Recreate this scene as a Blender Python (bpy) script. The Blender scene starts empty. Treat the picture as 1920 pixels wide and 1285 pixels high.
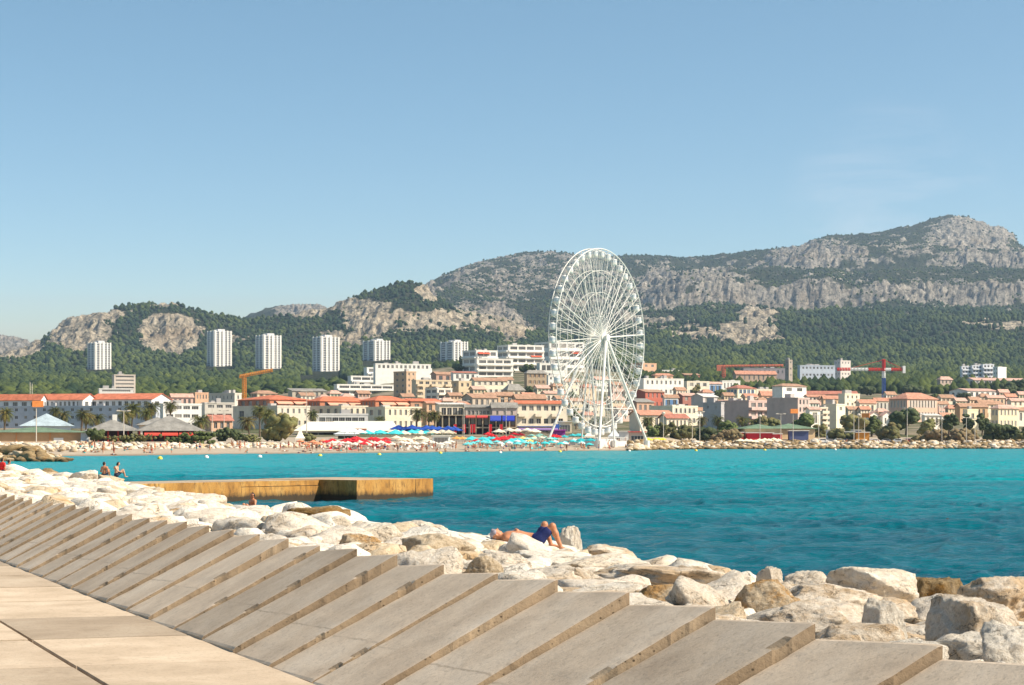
import bpy, bmesh, math, random
import numpy as np
from math import sin, cos, tan, pi, radians as R
from mathutils import Vector, Matrix
S = bpy.context.scene
COL = S.collection
random.seed(7); RNG = np.random.default_rng(7)
# ---------------------------------------------------------------- camera (eye 3.3 m over the water, level, short telephoto with shift)
F = 4344.0; KD = F/1400.0; CX = 960.0; HY = 822.0; EYE = 3.3
cd = bpy.data.cameras.new('camera'); cam = bpy.data.objects.new('camera', cd); COL.objects.link(cam)
cam.location = (0, 0, EYE); cam.rotation_euler = (pi/2, 0, 0)
cd.sensor_width = 36.0; cd.lens = 36.0*F/1920.0; cd.shift_y = (HY-642.5)/1920.0
cd.clip_start = 0.1; cd.clip_end = 40000
S.camera = cam
# ---------------------------------------------------------------- sky, sun, exposure
SUN_AZ, SUN_EL = 105.0, 42.0          # azimuth clockwise from the view axis (+Y)
W = bpy.data.worlds.new("World"); S.world = W; W.use_nodes = True
wt = W.node_tree; wn = wt.nodes; wl = wt.links
sky = wn.new('ShaderNodeTexSky'); sky.sky_type = 'NISHITA'; sky.sun_disc = False
sky.sun_elevation = R(SUN_EL); sky.sun_rotation = R(SUN_AZ); sky.air_density = 1.0; sky.dust_density = 1.0; sky.ozone_density = 1.2
wn['Background'].inputs[1].default_value = 0.11
tc = wn.new('ShaderNodeTexCoord'); sm_ = wn.new('ShaderNodeMapping'); sm_.name = 'sky_lookup'; sm_.inputs['Scale'].default_value = (1, 1, 2.3)
nz = wn.new('ShaderNodeVectorMath'); nz.operation = 'NORMALIZE'; wl.new(tc.outputs['Generated'], sm_.inputs[0]); sm_.inputs['Location'].default_value = (0, 0, -.062); mz_ = wn.new('ShaderNodeVectorMath'); mz_.operation = 'MAXIMUM'; mz_.inputs[1].default_value = (-9, -9, .014); wl.new(sm_.outputs[0], mz_.inputs[0]); wl.new(mz_.outputs[0], nz.inputs[0]); wl.new(nz.outputs[0], sky.inputs[0])
hs_ = wn.new('ShaderNodeHueSaturation'); hs_.inputs['Saturation'].default_value = 1.12; hs_.inputs['Hue'].default_value = .482; wl.new(sky.outputs[0], hs_.inputs['Color'])
# a few thin wisps of cloud low over the right hand mountain
cm_ = wn.new('ShaderNodeMapping'); cm_.inputs['Scale'].default_value = (9, 9, 42); wl.new(tc.outputs['Generated'], cm_.inputs[0])
cn_ = wn.new('ShaderNodeTexNoise'); cn_.inputs['Scale'].default_value = 1.6; cn_.inputs['Detail'].default_value = 7; cn_.inputs['Roughness'].default_value = .6; cn_.inputs['Distortion'].default_value = .5; wl.new(cm_.outputs[0], cn_.inputs['Vector'])
cr_ = wn.new('ShaderNodeValToRGB'); cr_.color_ramp.elements[0].position = .40; cr_.color_ramp.elements[1].position = .74; cr_.color_ramp.elements[1].color = (.32, .32, .32, 1); wl.new(cn_.outputs[0], cr_.inputs[0])
cx_ = wn.new('ShaderNodeMix'); cx_.data_type = 'RGBA'; cd_ = wn.new('ShaderNodeVectorMath'); cd_.operation = 'DOT_PRODUCT'; wl.new(tc.outputs['Generated'], cd_.inputs[0]); cd_.inputs[1].default_value = Vector((.165, 1, .098)).normalized()
cg_ = wn.new('ShaderNodeMapRange'); wl.new(cd_.outputs['Value'], cg_.inputs[0]); cg_.inputs[1].default_value = cos(.052); cg_.inputs[2].default_value = cos(.008); cg_.interpolation_type = 'SMOOTHSTEP'
cl_ = wn.new('ShaderNodeMath'); cl_.operation = 'MULTIPLY'; wl.new(cr_.outputs[0], cl_.inputs[0]); wl.new(cg_.outputs[0], cl_.inputs[1]); wl.new(cl_.outputs[0], cx_.inputs[0]); wl.new(hs_.outputs[0], cx_.inputs[6]); cx_.inputs[7].default_value = (6.5, 6.4, 6.6, 1)
wl.new(cx_.outputs[2], wn['Background'].inputs[0])
sd = bpy.data.lights.new('sun', 'SUN'); sd.energy = 5.0; sd.angle = R(0.5); sd.color = (1, .88, .71)
so = bpy.data.objects.new('sun', sd); COL.objects.link(so)
SUNV = Vector((cos(R(SUN_EL))*sin(R(SUN_AZ)), cos(R(SUN_EL))*cos(R(SUN_AZ)), sin(R(SUN_EL))))
so.rotation_euler = SUNV.to_track_quat('Z', 'Y').to_euler()
S.view_settings.view_transform = 'Standard'; S.view_settings.look = 'None'
S.view_settings.exposure = 0.58; S.view_settings.gamma = 1.0
S.render.engine = 'CYCLES'
S.cycles.use_denoising = True; S.cycles.max_bounces = 6; S.cycles.diffuse_bounces = 3; S.cycles.glossy_bounces = 2
S.cycles.volume_bounces = 0; S.cycles.volume_step_rate = 8; S.cycles.caustics_reflective = False
# ---------------------------------------------------------------- helpers
def at(px, py, D):
    return Vector(((px-CX)/F*D, D, EYE-(py-HY)/F*D))
def tag(o, label=None, cat=None, group=None, kind=None):
    for k, v in (('label', label), ('category', cat), ('group', group), ('kind', kind)):
        if v: o[k] = v
    return o
def empty(name, loc, rz=0, **k):
    o = bpy.data.objects.new(name, None); COL.objects.link(o); o.location = loc; o.rotation_euler = (0, 0, rz)
    o.empty_display_size = .1
    return tag(o, **k)
def copy_tree(o, parent=None):
    c = o.copy(); COL.objects.link(c); c.parent = parent
    for ch in o.children: copy_tree(ch, c)
    return c
def link(name, me, parent=None, loc=None, rz=None, **k):
    o = bpy.data.objects.new(name, me); COL.objects.link(o)
    if parent: o.parent = parent
    if loc is not None: o.location = loc
    if rz is not None: o.rotation_euler = (0, 0, rz)
    return tag(o, **k)
def mesh(name, v, f, mats=(), mi=None, smooth=False):
    me = bpy.data.meshes.new(name)
    if isinstance(f, np.ndarray):
        n, k = f.shape; v = np.asarray(v, np.float32)
        me.vertices.add(len(v)); me.vertices.foreach_set('co', v.ravel())
        me.loops.add(n*k); me.loops.foreach_set('vertex_index', f.astype(np.int32).ravel())
        me.polygons.add(n); me.polygons.foreach_set('loop_start', np.arange(0, n*k, k, dtype=np.int32))
        me.update(calc_edges=True)
    else:
        me.from_pydata([tuple(p) for p in v], [], f)
    for m in mats: me.materials.append(m)
    if mi is not None: me.polygons.foreach_set('material_index', np.asarray(mi, np.int32))
    if smooth: me.polygons.foreach_set('use_smooth', np.ones(len(me.polygons), bool))
    me.update(); return me
def attr(me, name, vals):
    a = me.attributes.new(name, 'FLOAT', 'POINT'); a.data.foreach_set('value', np.asarray(vals, np.float32))
class MB:
    def __init__(s): s.v = []; s.f = []; s.m = []
    def quad(s, a, b, c, d, m=0):
        n = len(s.v); s.v += [tuple(a), tuple(b), tuple(c), tuple(d)]; s.f.append((n, n+1, n+2, n+3)); s.m.append(m)
    def poly(s, ps, m=0):
        n = len(s.v); s.v += [tuple(p) for p in ps]; s.f.append(tuple(range(n, n+len(ps)))); s.m.append(m)
    def box(s, x0, y0, z0, x1, y1, z1, m=0):
        n = len(s.v)
        s.v += [(x0,y0,z0),(x1,y0,z0),(x1,y1,z0),(x0,y1,z0),(x0,y0,z1),(x1,y0,z1),(x1,y1,z1),(x0,y1,z1)]
        for q in ((0,3,2,1),(4,5,6,7),(0,1,5,4),(1,2,6,5),(2,3,7,6),(3,0,4,7)):
            s.f.append(tuple(n+i for i in q)); s.m.append(m)
    def tube(s, a, b, r0, r1=None, n=6, m=0, caps=True):
        r1 = r0 if r1 is None else r1
        a = Vector(a); b = Vector(b); d = (b-a).normalized(); u = d.orthogonal().normalized(); w = d.cross(u); k = len(s.v)
        for p, r in ((a, r0), (b, r1)):
            for i in range(n):
                t = 2*pi*i/n; s.v.append(tuple(p+r*(cos(t)*u+sin(t)*w)))
        for i in range(n):
            j = (i+1) % n; s.f.append((k+i, k+j, k+n+j, k+n+i)); s.m.append(m)
        if caps:
            s.f.append(tuple(k+i for i in reversed(range(n)))); s.m.append(m)
            s.f.append(tuple(k+n+i for i in range(n))); s.m.append(m)
    def path(s, pts, rs, n=8, m=0):
        for i in range(len(pts)-1): s.tube(pts[i], pts[i+1], rs[i], rs[i+1], n, m)
    def lathe(s, prof, n=12, c=(0, 0, 0), m=0):
        k = len(s.v)
        for r, z in prof:
            for i in range(n):
                t = 2*pi*i/n; s.v.append((c[0]+r*cos(t), c[1]+r*sin(t), c[2]+z))
        for j in range(len(prof)-1):
            for i in range(n):
                a = k+j*n+i; b = k+j*n+(i+1) % n; s.f.append((a, b, b+n, a+n)); s.m.append(m)
    def ring(s, R_, r, frame, n=72, k=6, m=0):   # torus; frame(u, w, h) -> point
        b = len(s.v)
        for i in range(n):
            a = 2*pi*i/n
            for j in range(k):
                t = 2*pi*j/k; rr = R_+r*cos(t); s.v.append(tuple(frame(rr*cos(a), r*sin(t), rr*sin(a))))
        for i in range(n):
            for j in range(k):
                s.f.append((b+i*k+j, b+((i+1) % n)*k+j, b+((i+1) % n)*k+(j+1) % k, b+i*k+(j+1) % k)); s.m.append(m)
    def mesh(s, name, mats, smooth=False):
        return mesh(name, s.v, s.f, mats if isinstance(mats, (list, tuple)) else [mats], s.m, smooth)
    def obj(s, name, mats, parent=None, loc=None, rz=None, smooth=False, **k):
        return link(name, s.mesh(name, mats, smooth), parent, loc, rz, **k)
# --- numpy value noise
def _h(ix, iy, iz, seed):
    n = (ix.astype(np.int64)*374761393 + iy.astype(np.int64)*668265263 + iz.astype(np.int64)*2147483647*3 + seed*974711) & 0xffffffff
    n = ((n ^ (n >> 13))*1274126177) & 0xffffffff
    n = ((n ^ (n >> 16))*2246822519) & 0xffffffff
    return ((n ^ (n >> 15)) & 0xffff)/65535.0*2-1
def vnoise(x, y, z=None, seed=0):
    x = np.asarray(x, float); y = np.asarray(y, float); z = np.zeros_like(x) if z is None else np.asarray(z, float)
    ix, iy, iz = np.floor(x), np.floor(y), np.floor(z); fx, fy, fz = x-ix, y-iy, z-iz
    s = lambda t: t*t*t*(t*(t*6-15)+10)
    u, v, w = s(fx), s(fy), s(fz); r = 0
    for a in (0, 1):
        for b in (0, 1):
            for c in (0, 1):
                r = r + _h(ix+a, iy+b, iz+c, seed)*(u if a else 1-u)*(v if b else 1-v)*(w if c else 1-w)
    return r
def fbm(x, y, z=None, o=4, seed=0, ridged=False, gain=.5):
    t = 0; a = 1.; n = 0; x = np.asarray(x, float); y = np.asarray(y, float)
    z = np.zeros_like(x) if z is None else np.asarray(z, float)
    for i in range(o):
        q = vnoise(x, y, z, seed+i*17)
        t = t+a*(1-2*np.abs(q) if ridged else q); n += a; a *= gain; x, y, z = x*2.03+5.1, y*2.03+1.7, z*2.03+3.3
    return t/n
# --- materials
def srgb(*c):
    if len(c) == 1: c = c[0]
    return tuple((v/12.92 if v <= .04045 else ((v+.055)/1.055)**2.4) for v in (q/255 for q in c))
MATS = {}
def nodes(name):
    m = bpy.data.materials.new(name); m.use_nodes = True
    return m, m.node_tree.nodes, m.node_tree.links, m.node_tree.nodes['Principled BSDF']
def N(n, t, **k):
    q = n.new('ShaderNode'+t)
    for a, b in k.items():
        if a.startswith('i'): q.inputs[int(a[1:])].default_value = b
        else: setattr(q, a, b)
    return q
def tex(n, l, scale, detail=4, rough=.55, coord='Object', dist=0, vec=None):
    t = N(n, 'TexNoise'); t.inputs['Scale'].default_value = scale; t.inputs['Detail'].default_value = detail
    t.inputs['Roughness'].default_value = rough; t.inputs['Distortion'].default_value = dist
    if vec is None:
        c = N(n, 'TexCoord'); l.new(c.outputs[coord], t.inputs['Vector'])
    else: l.new(vec, t.inputs['Vector'])
    return t.outputs[0]
def ramp(n, l, src, stops, interp='LINEAR'):
    r = N(n, 'ValToRGB'); e = r.color_ramp.elements; r.color_ramp.interpolation = interp
    while len(e) < len(stops): e.new(0.5)
    for q, (p, c) in zip(e, stops): q.position = p; q.color = (*c, 1) if len(c) == 3 else c
    l.new(src, r.inputs[0]); return r.outputs[0]
def g(v): return (v, v, v)
def mixc(n, l, fac, a, b, mode='MIX'):
    m = N(n, 'Mix', data_type='RGBA', blend_type=mode)
    for s, k in ((fac, 0), (a, 6), (b, 7)):
        if hasattr(s, 'links'): l.new(s, m.inputs[k])
        elif k == 0: m.inputs[0].default_value = s
        else: m.inputs[k].default_value = (*s, 1)
    return m.outputs[2]
def bump(n, l, h, p, strength=.3, dist=.1, chain=None):
    b = N(n, 'Bump'); b.inputs['Strength'].default_value = strength; b.inputs['Distance'].default_value = dist
    l.new(h, b.inputs['Height'])
    if chain is not None: l.new(chain, b.inputs['Normal'])
    if p: l.new(b.outputs[0], p.inputs['Normal'])
    return b.outputs[0]
def mat(name, c, rough=.8, var=.12, scale=1.5, bmp=0, spec=.3, metal=0, streak=False):
    """plain weathered surface: base colour with blotches of a darker and a lighter tone of it"""
    if name in MATS: return MATS[name]
    m, n, l, p = nodes(name)
    p.inputs['Roughness'].default_value = rough; p.inputs['Specular IOR Level'].default_value = spec; p.inputs['Metallic'].default_value = metal
    if var:
        cc = N(n, 'TexCoord'); mp = N(n, 'Mapping'); l.new(cc.outputs['Object'], mp.inputs[0])
        if streak: mp.inputs['Scale'].default_value = (1, 1, .15)
        t = tex(n, l, scale, 6, .65, vec=mp.outputs[0])
        lo = tuple(x*(1-1.6*var) for x in c); hi = tuple(min(1, x*(1+var)) for x in c)
        l.new(ramp(n, l, t, [(.3, lo), (.5, c), (.72, hi)]), p.inputs['Base Color'])
        if bmp: bump(n, l, tex(n, l, scale*6, 4, .6), p, bmp, .05)
    else: p.inputs['Base Color'].default_value = (*c, 1)
    MATS[name] = m; return m
def pm(c, **k):  # paint/plaster material from an sRGB triple as it is (albedo)
    return mat('plaster_%d_%d_%d' % c, tuple(v for v in srgb(c)), k.pop('rough', .85), k.pop('var', .10), k.pop('scale', .35), **k)
# ================================================================= terrain: rows of (distance, height given as the picture row it would fall on)
XK = [-700, -300, -60, 0, 50, 75, 130, 200, 250, 310, 350, 390, 440, 470, 520, 560, 600, 640, 700, 760, 800, 820, 850, 900, 960, 985, 1040, 1100, 1200, 1280, 1350, 1430, 1510, 1545, 1600, 1650, 1700, 1740, 1790, 1815, 1850, 1880, 1900, 1912, 1960, 2100, 2600]
L1 = [760, 720, 690, 668, 650, 640, 598, 585, 575, 564, 575, 585, 597, 601, 596, 590, 580, 565, 545, 533, 541, 560, 573, 582, 592, 606, 632, 628, 622, 614, 608, 605, 606, 606, 606, 606, 606, 606, 606, 606, 606, 606, 606, 606, 606, 610, 640]
L3 = [780, 700, 640, 634, 640, 655, 690, 700, 700, 700, 690, 640, 605, 590, 577, 574, 572, 600, 590, 570, 535, 525, 513, 494, 478, 474, 476, 480, 482, 487, 480, 470, 459, 444, 438, 430, 420, 412, 406, 405, 419, 428, 440, 462, 480, 520, 640]
def xi(xs, ys, x): return np.interp(x, xs, ys)
ROWS = []   # (D, xknots, yvalues)
zx = [0, 450, 620, 720, 850, 1000, 1120, 1250, 1400, 1600, 1920]
ROWS += [(215, zx, [821]*11)]
ROWS += [(240, zx, [815, 815, 815, 815, 815, 815, 815, 813, 813, 813, 813])]
ROWS += [(270, zx, [807, 807, 803, 801, 800, 800, 803, 806, 806, 806, 806])]
ROWS += [(300, zx, [797, 797, 792, 787, 784, 784, 790, 796, 797, 797, 797])]
ROWS += [(340, zx, [786, 786, 779, 768, 762, 762, 772, 784, 786, 785, 785])]
ROWS += [(380, zx, [775, 775, 766, 750, 743, 743, 756, 770, 774, 772, 772])]
ROWS += [(430, zx, [763, 763, 752, 734, 724, 723, 738, 755, 760, 757, 757])]
ROWS += [(480, zx, [752, 752, 740, 718, 709, 706, 722, 740, 748, 746, 746])]
ROWS += [(560, zx, [741, 741, 728, 704, 695, 689, 705, 724, 734, 733, 734])]
ROWS += [(640, zx, [733, 733, 722, 702, 688, 680, 694, 712, 722, 723, 725])]
ROWS += [(800, zx, [717, 717, 716, 706, 694, 684, 686, 696, 703, 707, 712])]
ROWS += [(1000, zx, [697, 694, 696, 696, 690, 676, 672, 680, 685, 690, 698])]
ROWS += [(1300, [-300, 0, 100, 230, 300, 450, 640, 720, 850, 1000, 1120, 1250, 1400, 1600, 1920], [735, 680, 655, 655, 662, 655, 650, 640, 640, 650, 652, 650, 652, 648, 652])]
ROWS += [(1600, XK, L1)]
ROWS += [(1800, XK, [v+(55 if x < 1000 else -12) for x, v in zip(XK, L1)])]
ROWS += [(2200, XK, [max(v+40, 640) if x < 780 else max(v+8, 575) for x, v in zip(XK, L3)])]
cl = [(x, v) for x, v in zip(XK, L3)]
ROWS += [(2290, XK, [max(v+25, 640) if x < 780 else max(v+5, 560 if x < 1260 else 528 + (14 if 1560 < x < 1620 else 0)) for x, v in cl])]
ROWS += [(2800, XK, [v+20 if x < 700 else max(v+4, 520 if x < 1260 else 508) for x, v in cl])]
ROWS += [(2900, XK, [v+10 if x < 700 else max(v+3, 512 if x < 1260 else (508 if x < 1460 else 482)) for x, v in cl])]
ROWS += [(3600, XK, L3)]
ROWS += [(4300, XK, [v+60 for v in L3])]
def dk(D): return np.interp(D, [0, 1000, 1300, 1600, 1800, 2200, 2290, 2800, 2900, 3600, 4300], [0, 3103, 3700, 4200, 4600, 5200, 5330, 6200, 6330, 7400, 8700])
RD = dk(np.array([r[0] for r in ROWS], float))
def ground_row(x, D):          # picture row of the ground seen from the camera's place, before the small relief
    x = np.asarray(x, float); D = np.asarray(D, float)
    Y = np.stack([xi(r[1], r[2], x) for r in ROWS])
    k = np.clip(np.searchsorted(RD, D)-1, 0, len(RD)-2); t = np.clip((D-RD[k])/(RD[k+1]-RD[k]), 0, 1)
    i = np.arange(x.size).reshape(x.shape)
    Yf = Y.reshape(len(ROWS), -1); a = Yf[k.ravel(), i.ravel()].reshape(x.shape); b = Yf[(k+1).ravel(), i.ravel()].reshape(x.shape)
    za = (HY-a)*RD[k]; zb = (HY-b)*RD[k+1]        # interpolate real heights, not rows
    return HY-(za*(1-t)+zb*t)/np.maximum(D, 1)
SX = [-900, 0, 130, 400, 550, 800, 1050, 1180, 1240, 1300, 1900, 2600]
SY = [v*KD for v in (128, 128, 136, 150, 159, 174, 189, 198, 212, 226, 236, 245)]
def shore(x): return np.interp(x, SX, SY)
def ground_z(x, D):
    x = np.asarray(x, float); D = np.asarray(D, float); s = shore(x)
    far = EYE-(ground_row(x, np.maximum(D, 667))-HY)/F*np.maximum(D, 667)
    d = D-s
    near = np.where(d < 0, np.maximum(-6, d*.05), np.minimum(2.5, d*.033))
    w = np.clip((D-np.maximum(s+20, 620))/90, 0, 1)
    return np.where(D < 620, near, near*(1-w)+np.maximum(far, near*0+2.4)*w)
def gz(px, D): return float(ground_z(np.array([px]), np.array([D]))[0])
def depth_for(px, py):   # distance at which the ground falls on this picture row
    D = np.linspace(510, 4600, 1400); r = HY-(ground_z(np.full(1400, px), D)-EYE)*F/D
    k = np.nonzero(r <= py)[0]
    return float(D[k[0]]) if len(k) else 2800.
cols = np.arange(-420, 2340, 3.)
ds = np.concatenate([np.arange(300, 800, 11.), np.geomspace(812, 3103, 70), np.geomspace(3130, 8700, 300)])
GX, GD = np.meshgrid(cols, ds)
Z = ground_z(GX, GD); WX = (GX-CX)/F*GD
PY0 = HY-(Z-EYE)*F/GD
# rock exposure laid down hill by hill: (cx, cy, rx, ry, strength) ellipses on the slopes
ROCKS = [(145,622,62,36,1.15),(205,598,26,13,.9),(310,570,26,8,.9),(318,628,54,36,1.6),(425,634,26,14,.8),
 (565,585,45,12,1),(650,572,45,14,.9),(690,600,45,36,1),(800,552,24,18,1.3),(790,602,115,22,.68),(930,600,60,24,.85),(965,615,30,30,1),(640,640,50,18,.6),(880,580,40,10,.6),
 (930,522,105,44,.48),(1040,505,90,40,.5),(1240,540,50,42,1),(1150,560,110,40,.4),(1240,610,80,14,.5),(1330,520,50,18,.9),(1440,552,150,24,1.2),(1420,600,36,14,.9),(1400,628,55,20,1.1),(1300,628,50,12,.6),(1765,550,170,23,1.2),(1620,560,40,18,.8),
 (1510,480,60,26,1),(1580,470,50,14,.8),(1825,440,85,32,1.1),(1850,488,95,11,1.1),(1700,470,60,16,.5),(1420,490,60,12,.35),(1880,612,80,6,.7),(1640,545,60,8,.9),(20,650,60,24,1.4)]
rk = np.zeros_like(GX)
wob = fbm(WX/60, GD/60, Z/60, 4, 3)*16*np.clip(GD/4500, .4, 1.3); wob2 = fbm(WX/60, GD/60, Z/60, 4, 31)*9
for cx, cy, rx, ry, st in ROCKS:
    d = ((GX+wob*1.4-cx)/rx)**2+((PY0+wob2-cy)/ry)**2
    rk = np.maximum(rk, st*np.clip(1.5-d, 0, 1))
rk[(GD < 3350)] = 0
veg = fbm(WX/38, GD/38, Z/38, 5, 71)
high = np.clip((585-PY0)/20, 0, 1)*(GX > 780)
rk = np.clip(np.maximum(rk, .13*high)+veg*(.75+.2*high)-.10, 0, 1)
rk[(GD < 3350)] = 0
# relief: gullies and ledges, strongest on bare rock
rockf = .3+.9*rk
big = (fbm(WX/300, GD/420, None, 5, 11, True)-.35)*26*np.clip((GD-3700)/800, 0, 1)
wx = WX+16*fbm(WX/60, GD/90, Z/60, 3, 51)
gul = (fbm(wx/40, GD/170, Z/150, 5, 23, True)-.35)*9*np.clip((GD-3300)/600, 0, 1)*rockf          # steep gullies running down the face
st = Z/23+.9*fbm(WX/190, GD/300, None, 3, 63); led = (np.abs((st % 1)-.5)-.25)*17*rockf*np.clip((GD-3500)/500, 0, 1)      # ledges
fin = (fbm(WX/13, GD/30, Z/9, 5, 37, True)-.35)*11*np.clip((GD-3100)/500, 0, 1)*rockf
ridge_keep = np.where(np.abs(GD-4200) < 180, .6, 1)*np.where(np.abs(GD-7400) < 450, .7, 1)
Z2 = Z+(big+gul+led+fin*(1+.4*(GD > 4800)))*ridge_keep
low = fbm(WX/14, GD/14, None, 3, 9)*.5*np.clip((GD-745)/300, 0, 1); Z2 = Z2+low
nr, nc = GX.shape
ii = np.arange(nr*nc).reshape(nr, nc)
faces = np.stack([ii[:-1, :-1], ii[:-1, 1:], ii[1:, 1:], ii[1:, :-1]], -1).reshape(-1, 4)
m, n, l, p = nodes('hillside')
A = N(n, 'Attribute', attribute_name='rock'); G = N(n, 'NewGeometry')
MPS = N(n, 'Mapping'); l.new(G.outputs['Position'], MPS.inputs[0]); MPS.inputs['Scale'].default_value = (1, .6, .45); T1 = tex(n, l, .055, 10, .80, vec=MPS.outputs[0], dist=.6); T2 = tex(n, l, .13, 7, .78, vec=G.outputs['Position']); T3 = tex(n, l, .008, 3, .5, vec=G.outputs['Position'])
rc = ramp(n, l, T1, [(.34, (.085, .08, .072)), (.45, (.26, .235, .20)), (.55, (.52, .465, .385)), (.70, (.74, .67, .56))])
rc = mixc(n, l, ramp(n, l, T3, [(.52, g(0)), (.70, g(.45))]), rc, (.34, .26, .18))
sp = N(n, 'SeparateXYZ'); l.new(G.outputs['Position'], sp.inputs[0]); lt = N(n, 'MapRange'); l.new(sp.outputs[1], lt.inputs[0]); lt.inputs[1].default_value = 4500; lt.inputs[2].default_value = 5100; lt.inputs[3].default_value = 1; lt.inputs[4].default_value = 0
rc = mixc(n, l, lt.outputs[0], rc, mixc(n, l, 1, rc, (1.42, 1.34, 1.18), 'MULTIPLY'))      # low hill: pale warm rock, colour raised further to offset weak sun on its front
vc = ramp(n, l, T2, [(.35, (.020, .030, .012)), (.5, (.040, .055, .022)), (.7, (.085, .088, .040))])
sc = mixc(n, l, ramp(n, l, T1, [(.46, g(0)), (.66, g(.7))]), vc, (.15, .13, .085))
add = N(n, 'Math', operation='ADD'); l.new(A.outputs['Fac'], add.inputs[0])
mm = N(n, 'Math', operation='MULTIPLY_ADD'); l.new(T2, mm.inputs[0]); mm.inputs[1].default_value = .9; mm.inputs[2].default_value = -.45; l.new(mm.outputs[0], add.inputs[1])
rm = mixc(n, l, ramp(n, l, add.outputs[0], [(.24, g(0)), (.38, g(1))]), sc, rc)
T4 = tex(n, l, .085, 6, .75, vec=G.outputs['Position'], dist=.8)     # bushes rooted in the cracks of the rock
l.new(mixc(n, l, ramp(n, l, T4, [(.53, g(0)), (.60, g(.85))]), rm, (.040, .052, .026)), p.inputs['Base Color'])
p.inputs['Roughness'].default_value = .95; p.inputs['Specular IOR Level'].default_value = .1
b1 = bump(n, l, T1, None, 1, 13.); bump(n, l, T2, p, 1, 5., b1)
HILL = m
me = mesh('terrain', np.stack([WX, GD, Z2], -1).reshape(-1, 3), faces, [], smooth=True)
attr(me, 'rock', rk.ravel())
# ground of the town and the beach: a second material by distance
m, n, l, p = nodes('town_ground'); G = N(n, 'NewGeometry')
t = tex(n, l, .05, 6, .6, vec=G.outputs['Position']); t2 = tex(n, l, 1.2, 5, .6, vec=G.outputs['Position'])
c = mixc(n, l, ramp(n, l, t, [(.4, g(0)), (.55, g(1))]), (.30, .24, .17), (.085, .095, .04))
sx = N(n, 'SeparateXYZ'); l.new(G.outputs['Position'], sx.inputs[0])
sand = ramp(n, l, t2, [(.3, (.36, .29, .21)), (.7, (.50, .42, .32))])
wet = mixc(n, l, ramp(n, l, sx.outputs[2], [(.02, g(0)), (.35, g(1))]), (.22, .17, .115), sand)
l.new(mixc(n, l, N(n, 'Math').outputs[0], wet, c), p.inputs['Base Color'])
mx = n['Math']; mx.operation = 'GREATER_THAN'; l.new(sx.outputs[2], mx.inputs[0]); mx.inputs[1].default_value = 3.6
p.inputs['Roughness'].default_value = .95; p.inputs['Specular IOR Level'].default_value = .1
me.materials.append(m); me.materials.append(HILL)
fm = (GD[:-1, :-1] > 1990).astype(np.int32).ravel(); me.polygons.foreach_set('material_index', fm); me.update()
link('terrain', me, kind='structure')
# ---------------------------------------------------------------- far pine woods: one mass per slope, many small crowns
def crown_proto(seed, n1=1):
    bm = bmesh.new(); bmesh.ops.create_icosphere(bm, subdivisions=n1, radius=1)
    v = np.array([q.co[:] for q in bm.verts]); f = np.array([[q.index for q in t.verts] for t in bm.faces]); bm.free()
    v *= (1+.38*vnoise(v[:, 0]*2.1+seed*9, v[:, 1]*2.1, v[:, 2]*2.1, seed))[:, None]
    return v, f
PRO = [crown_proto(s) for s in range(6)]
m, n, l, p = nodes('pine_foliage'); G = N(n, 'NewGeometry'); A = N(n, 'Attribute', attribute_name='tone')
t = tex(n, l, .5, 5, .7, vec=G.outputs['Position'])
c = mixc(n, l, A.outputs['Fac'], (.012, .030, .014), (.125, .150, .030))
l.new(mixc(n, l, ramp(n, l, t, [(.35, g(.0)), (.65, g(.7))]), c, (.045, .070, .024)), p.inputs['Base Color'])
bump(n, l, t, p, .9, 1.5); p.inputs['Roughness'].default_value = .9; p.inputs['Specular IOR Level'].default_value = .15
PINE = m
gi = lambda a, x, d: a[np.clip(np.searchsorted(ds, d)-1, 0, nr-1), np.clip(((x-cols[0])/3).astype(int), 0, nc-1)]
def wood(name, label, x0, x1, d0, d1, count, size, flat, keep, seed):
    r = np.random.default_rng(seed)
    x = r.uniform(x0, x1, count*4); d = np.exp(r.uniform(np.log(dk(d0)), np.log(dk(d1)), count*4))
    k = keep(x, d, gi(rk, x, d), gi(PY0, x, d)) & clear(x, d); x, d = x[k][:count], d[k][:count]; N_ = len(x)
    z = gi(Z2, x, d); s = size*r.uniform(.45, 1.45, N_)
    tone = np.clip(.48+.75*fbm(x/45, d/140, None, 4, 5)+r.uniform(-.35, .35, N_)-.25*(d > 3650), 0, 1)
    V, Fc, T = [], [], []; off = 0; pi_ = r.integers(0, 6, N_); rot = r.uniform(0, 6.3, N_)
    for i in range(6):
        q = np.nonzero(pi_ == i)[0]
        if not len(q): continue
        pv, pf = PRO[i]; ca, sa = np.cos(rot[q])[:, None], np.sin(rot[q])[:, None]
        px_ = pv[None, :, 0]*ca-pv[None, :, 1]*sa; py_ = pv[None, :, 0]*sa+pv[None, :, 1]*ca
        hgt = (flat*r.uniform(.75, 1.4, len(q)))[:, None]
        X = ((x[q]-CX)/F*d[q])[:, None]+px_*s[q][:, None]; Y = d[q][:, None]+py_*s[q][:, None]
        Zz = (z[q]+s[q]*flat*.75)[:, None]+pv[None, :, 2]*s[q][:, None]*hgt
        V.append(np.stack([X, Y, Zz], -1).reshape(-1, 3)); T.append(np.repeat(tone[q], len(pv)))
        Fc.append((pf[None]+(off+np.arange(len(q))*len(pv))[:, None, None]).reshape(-1, 3)); off += len(q)*len(pv)
    me = mesh(name, np.concatenate(V), np.concatenate(Fc), [PINE]); attr(me, 'tone', np.concatenate(T))
    return link(name, me, label=label, cat='woodland', kind='stuff')
TW = [(165,178,208,643,700,1010),(389,402,434,621,690,1030),(480,494,527,629,698,1010),(587,602,636,632,706,990),(681,702,731,639,692,1060),(826,850,877,641,690,1040)]
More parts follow.
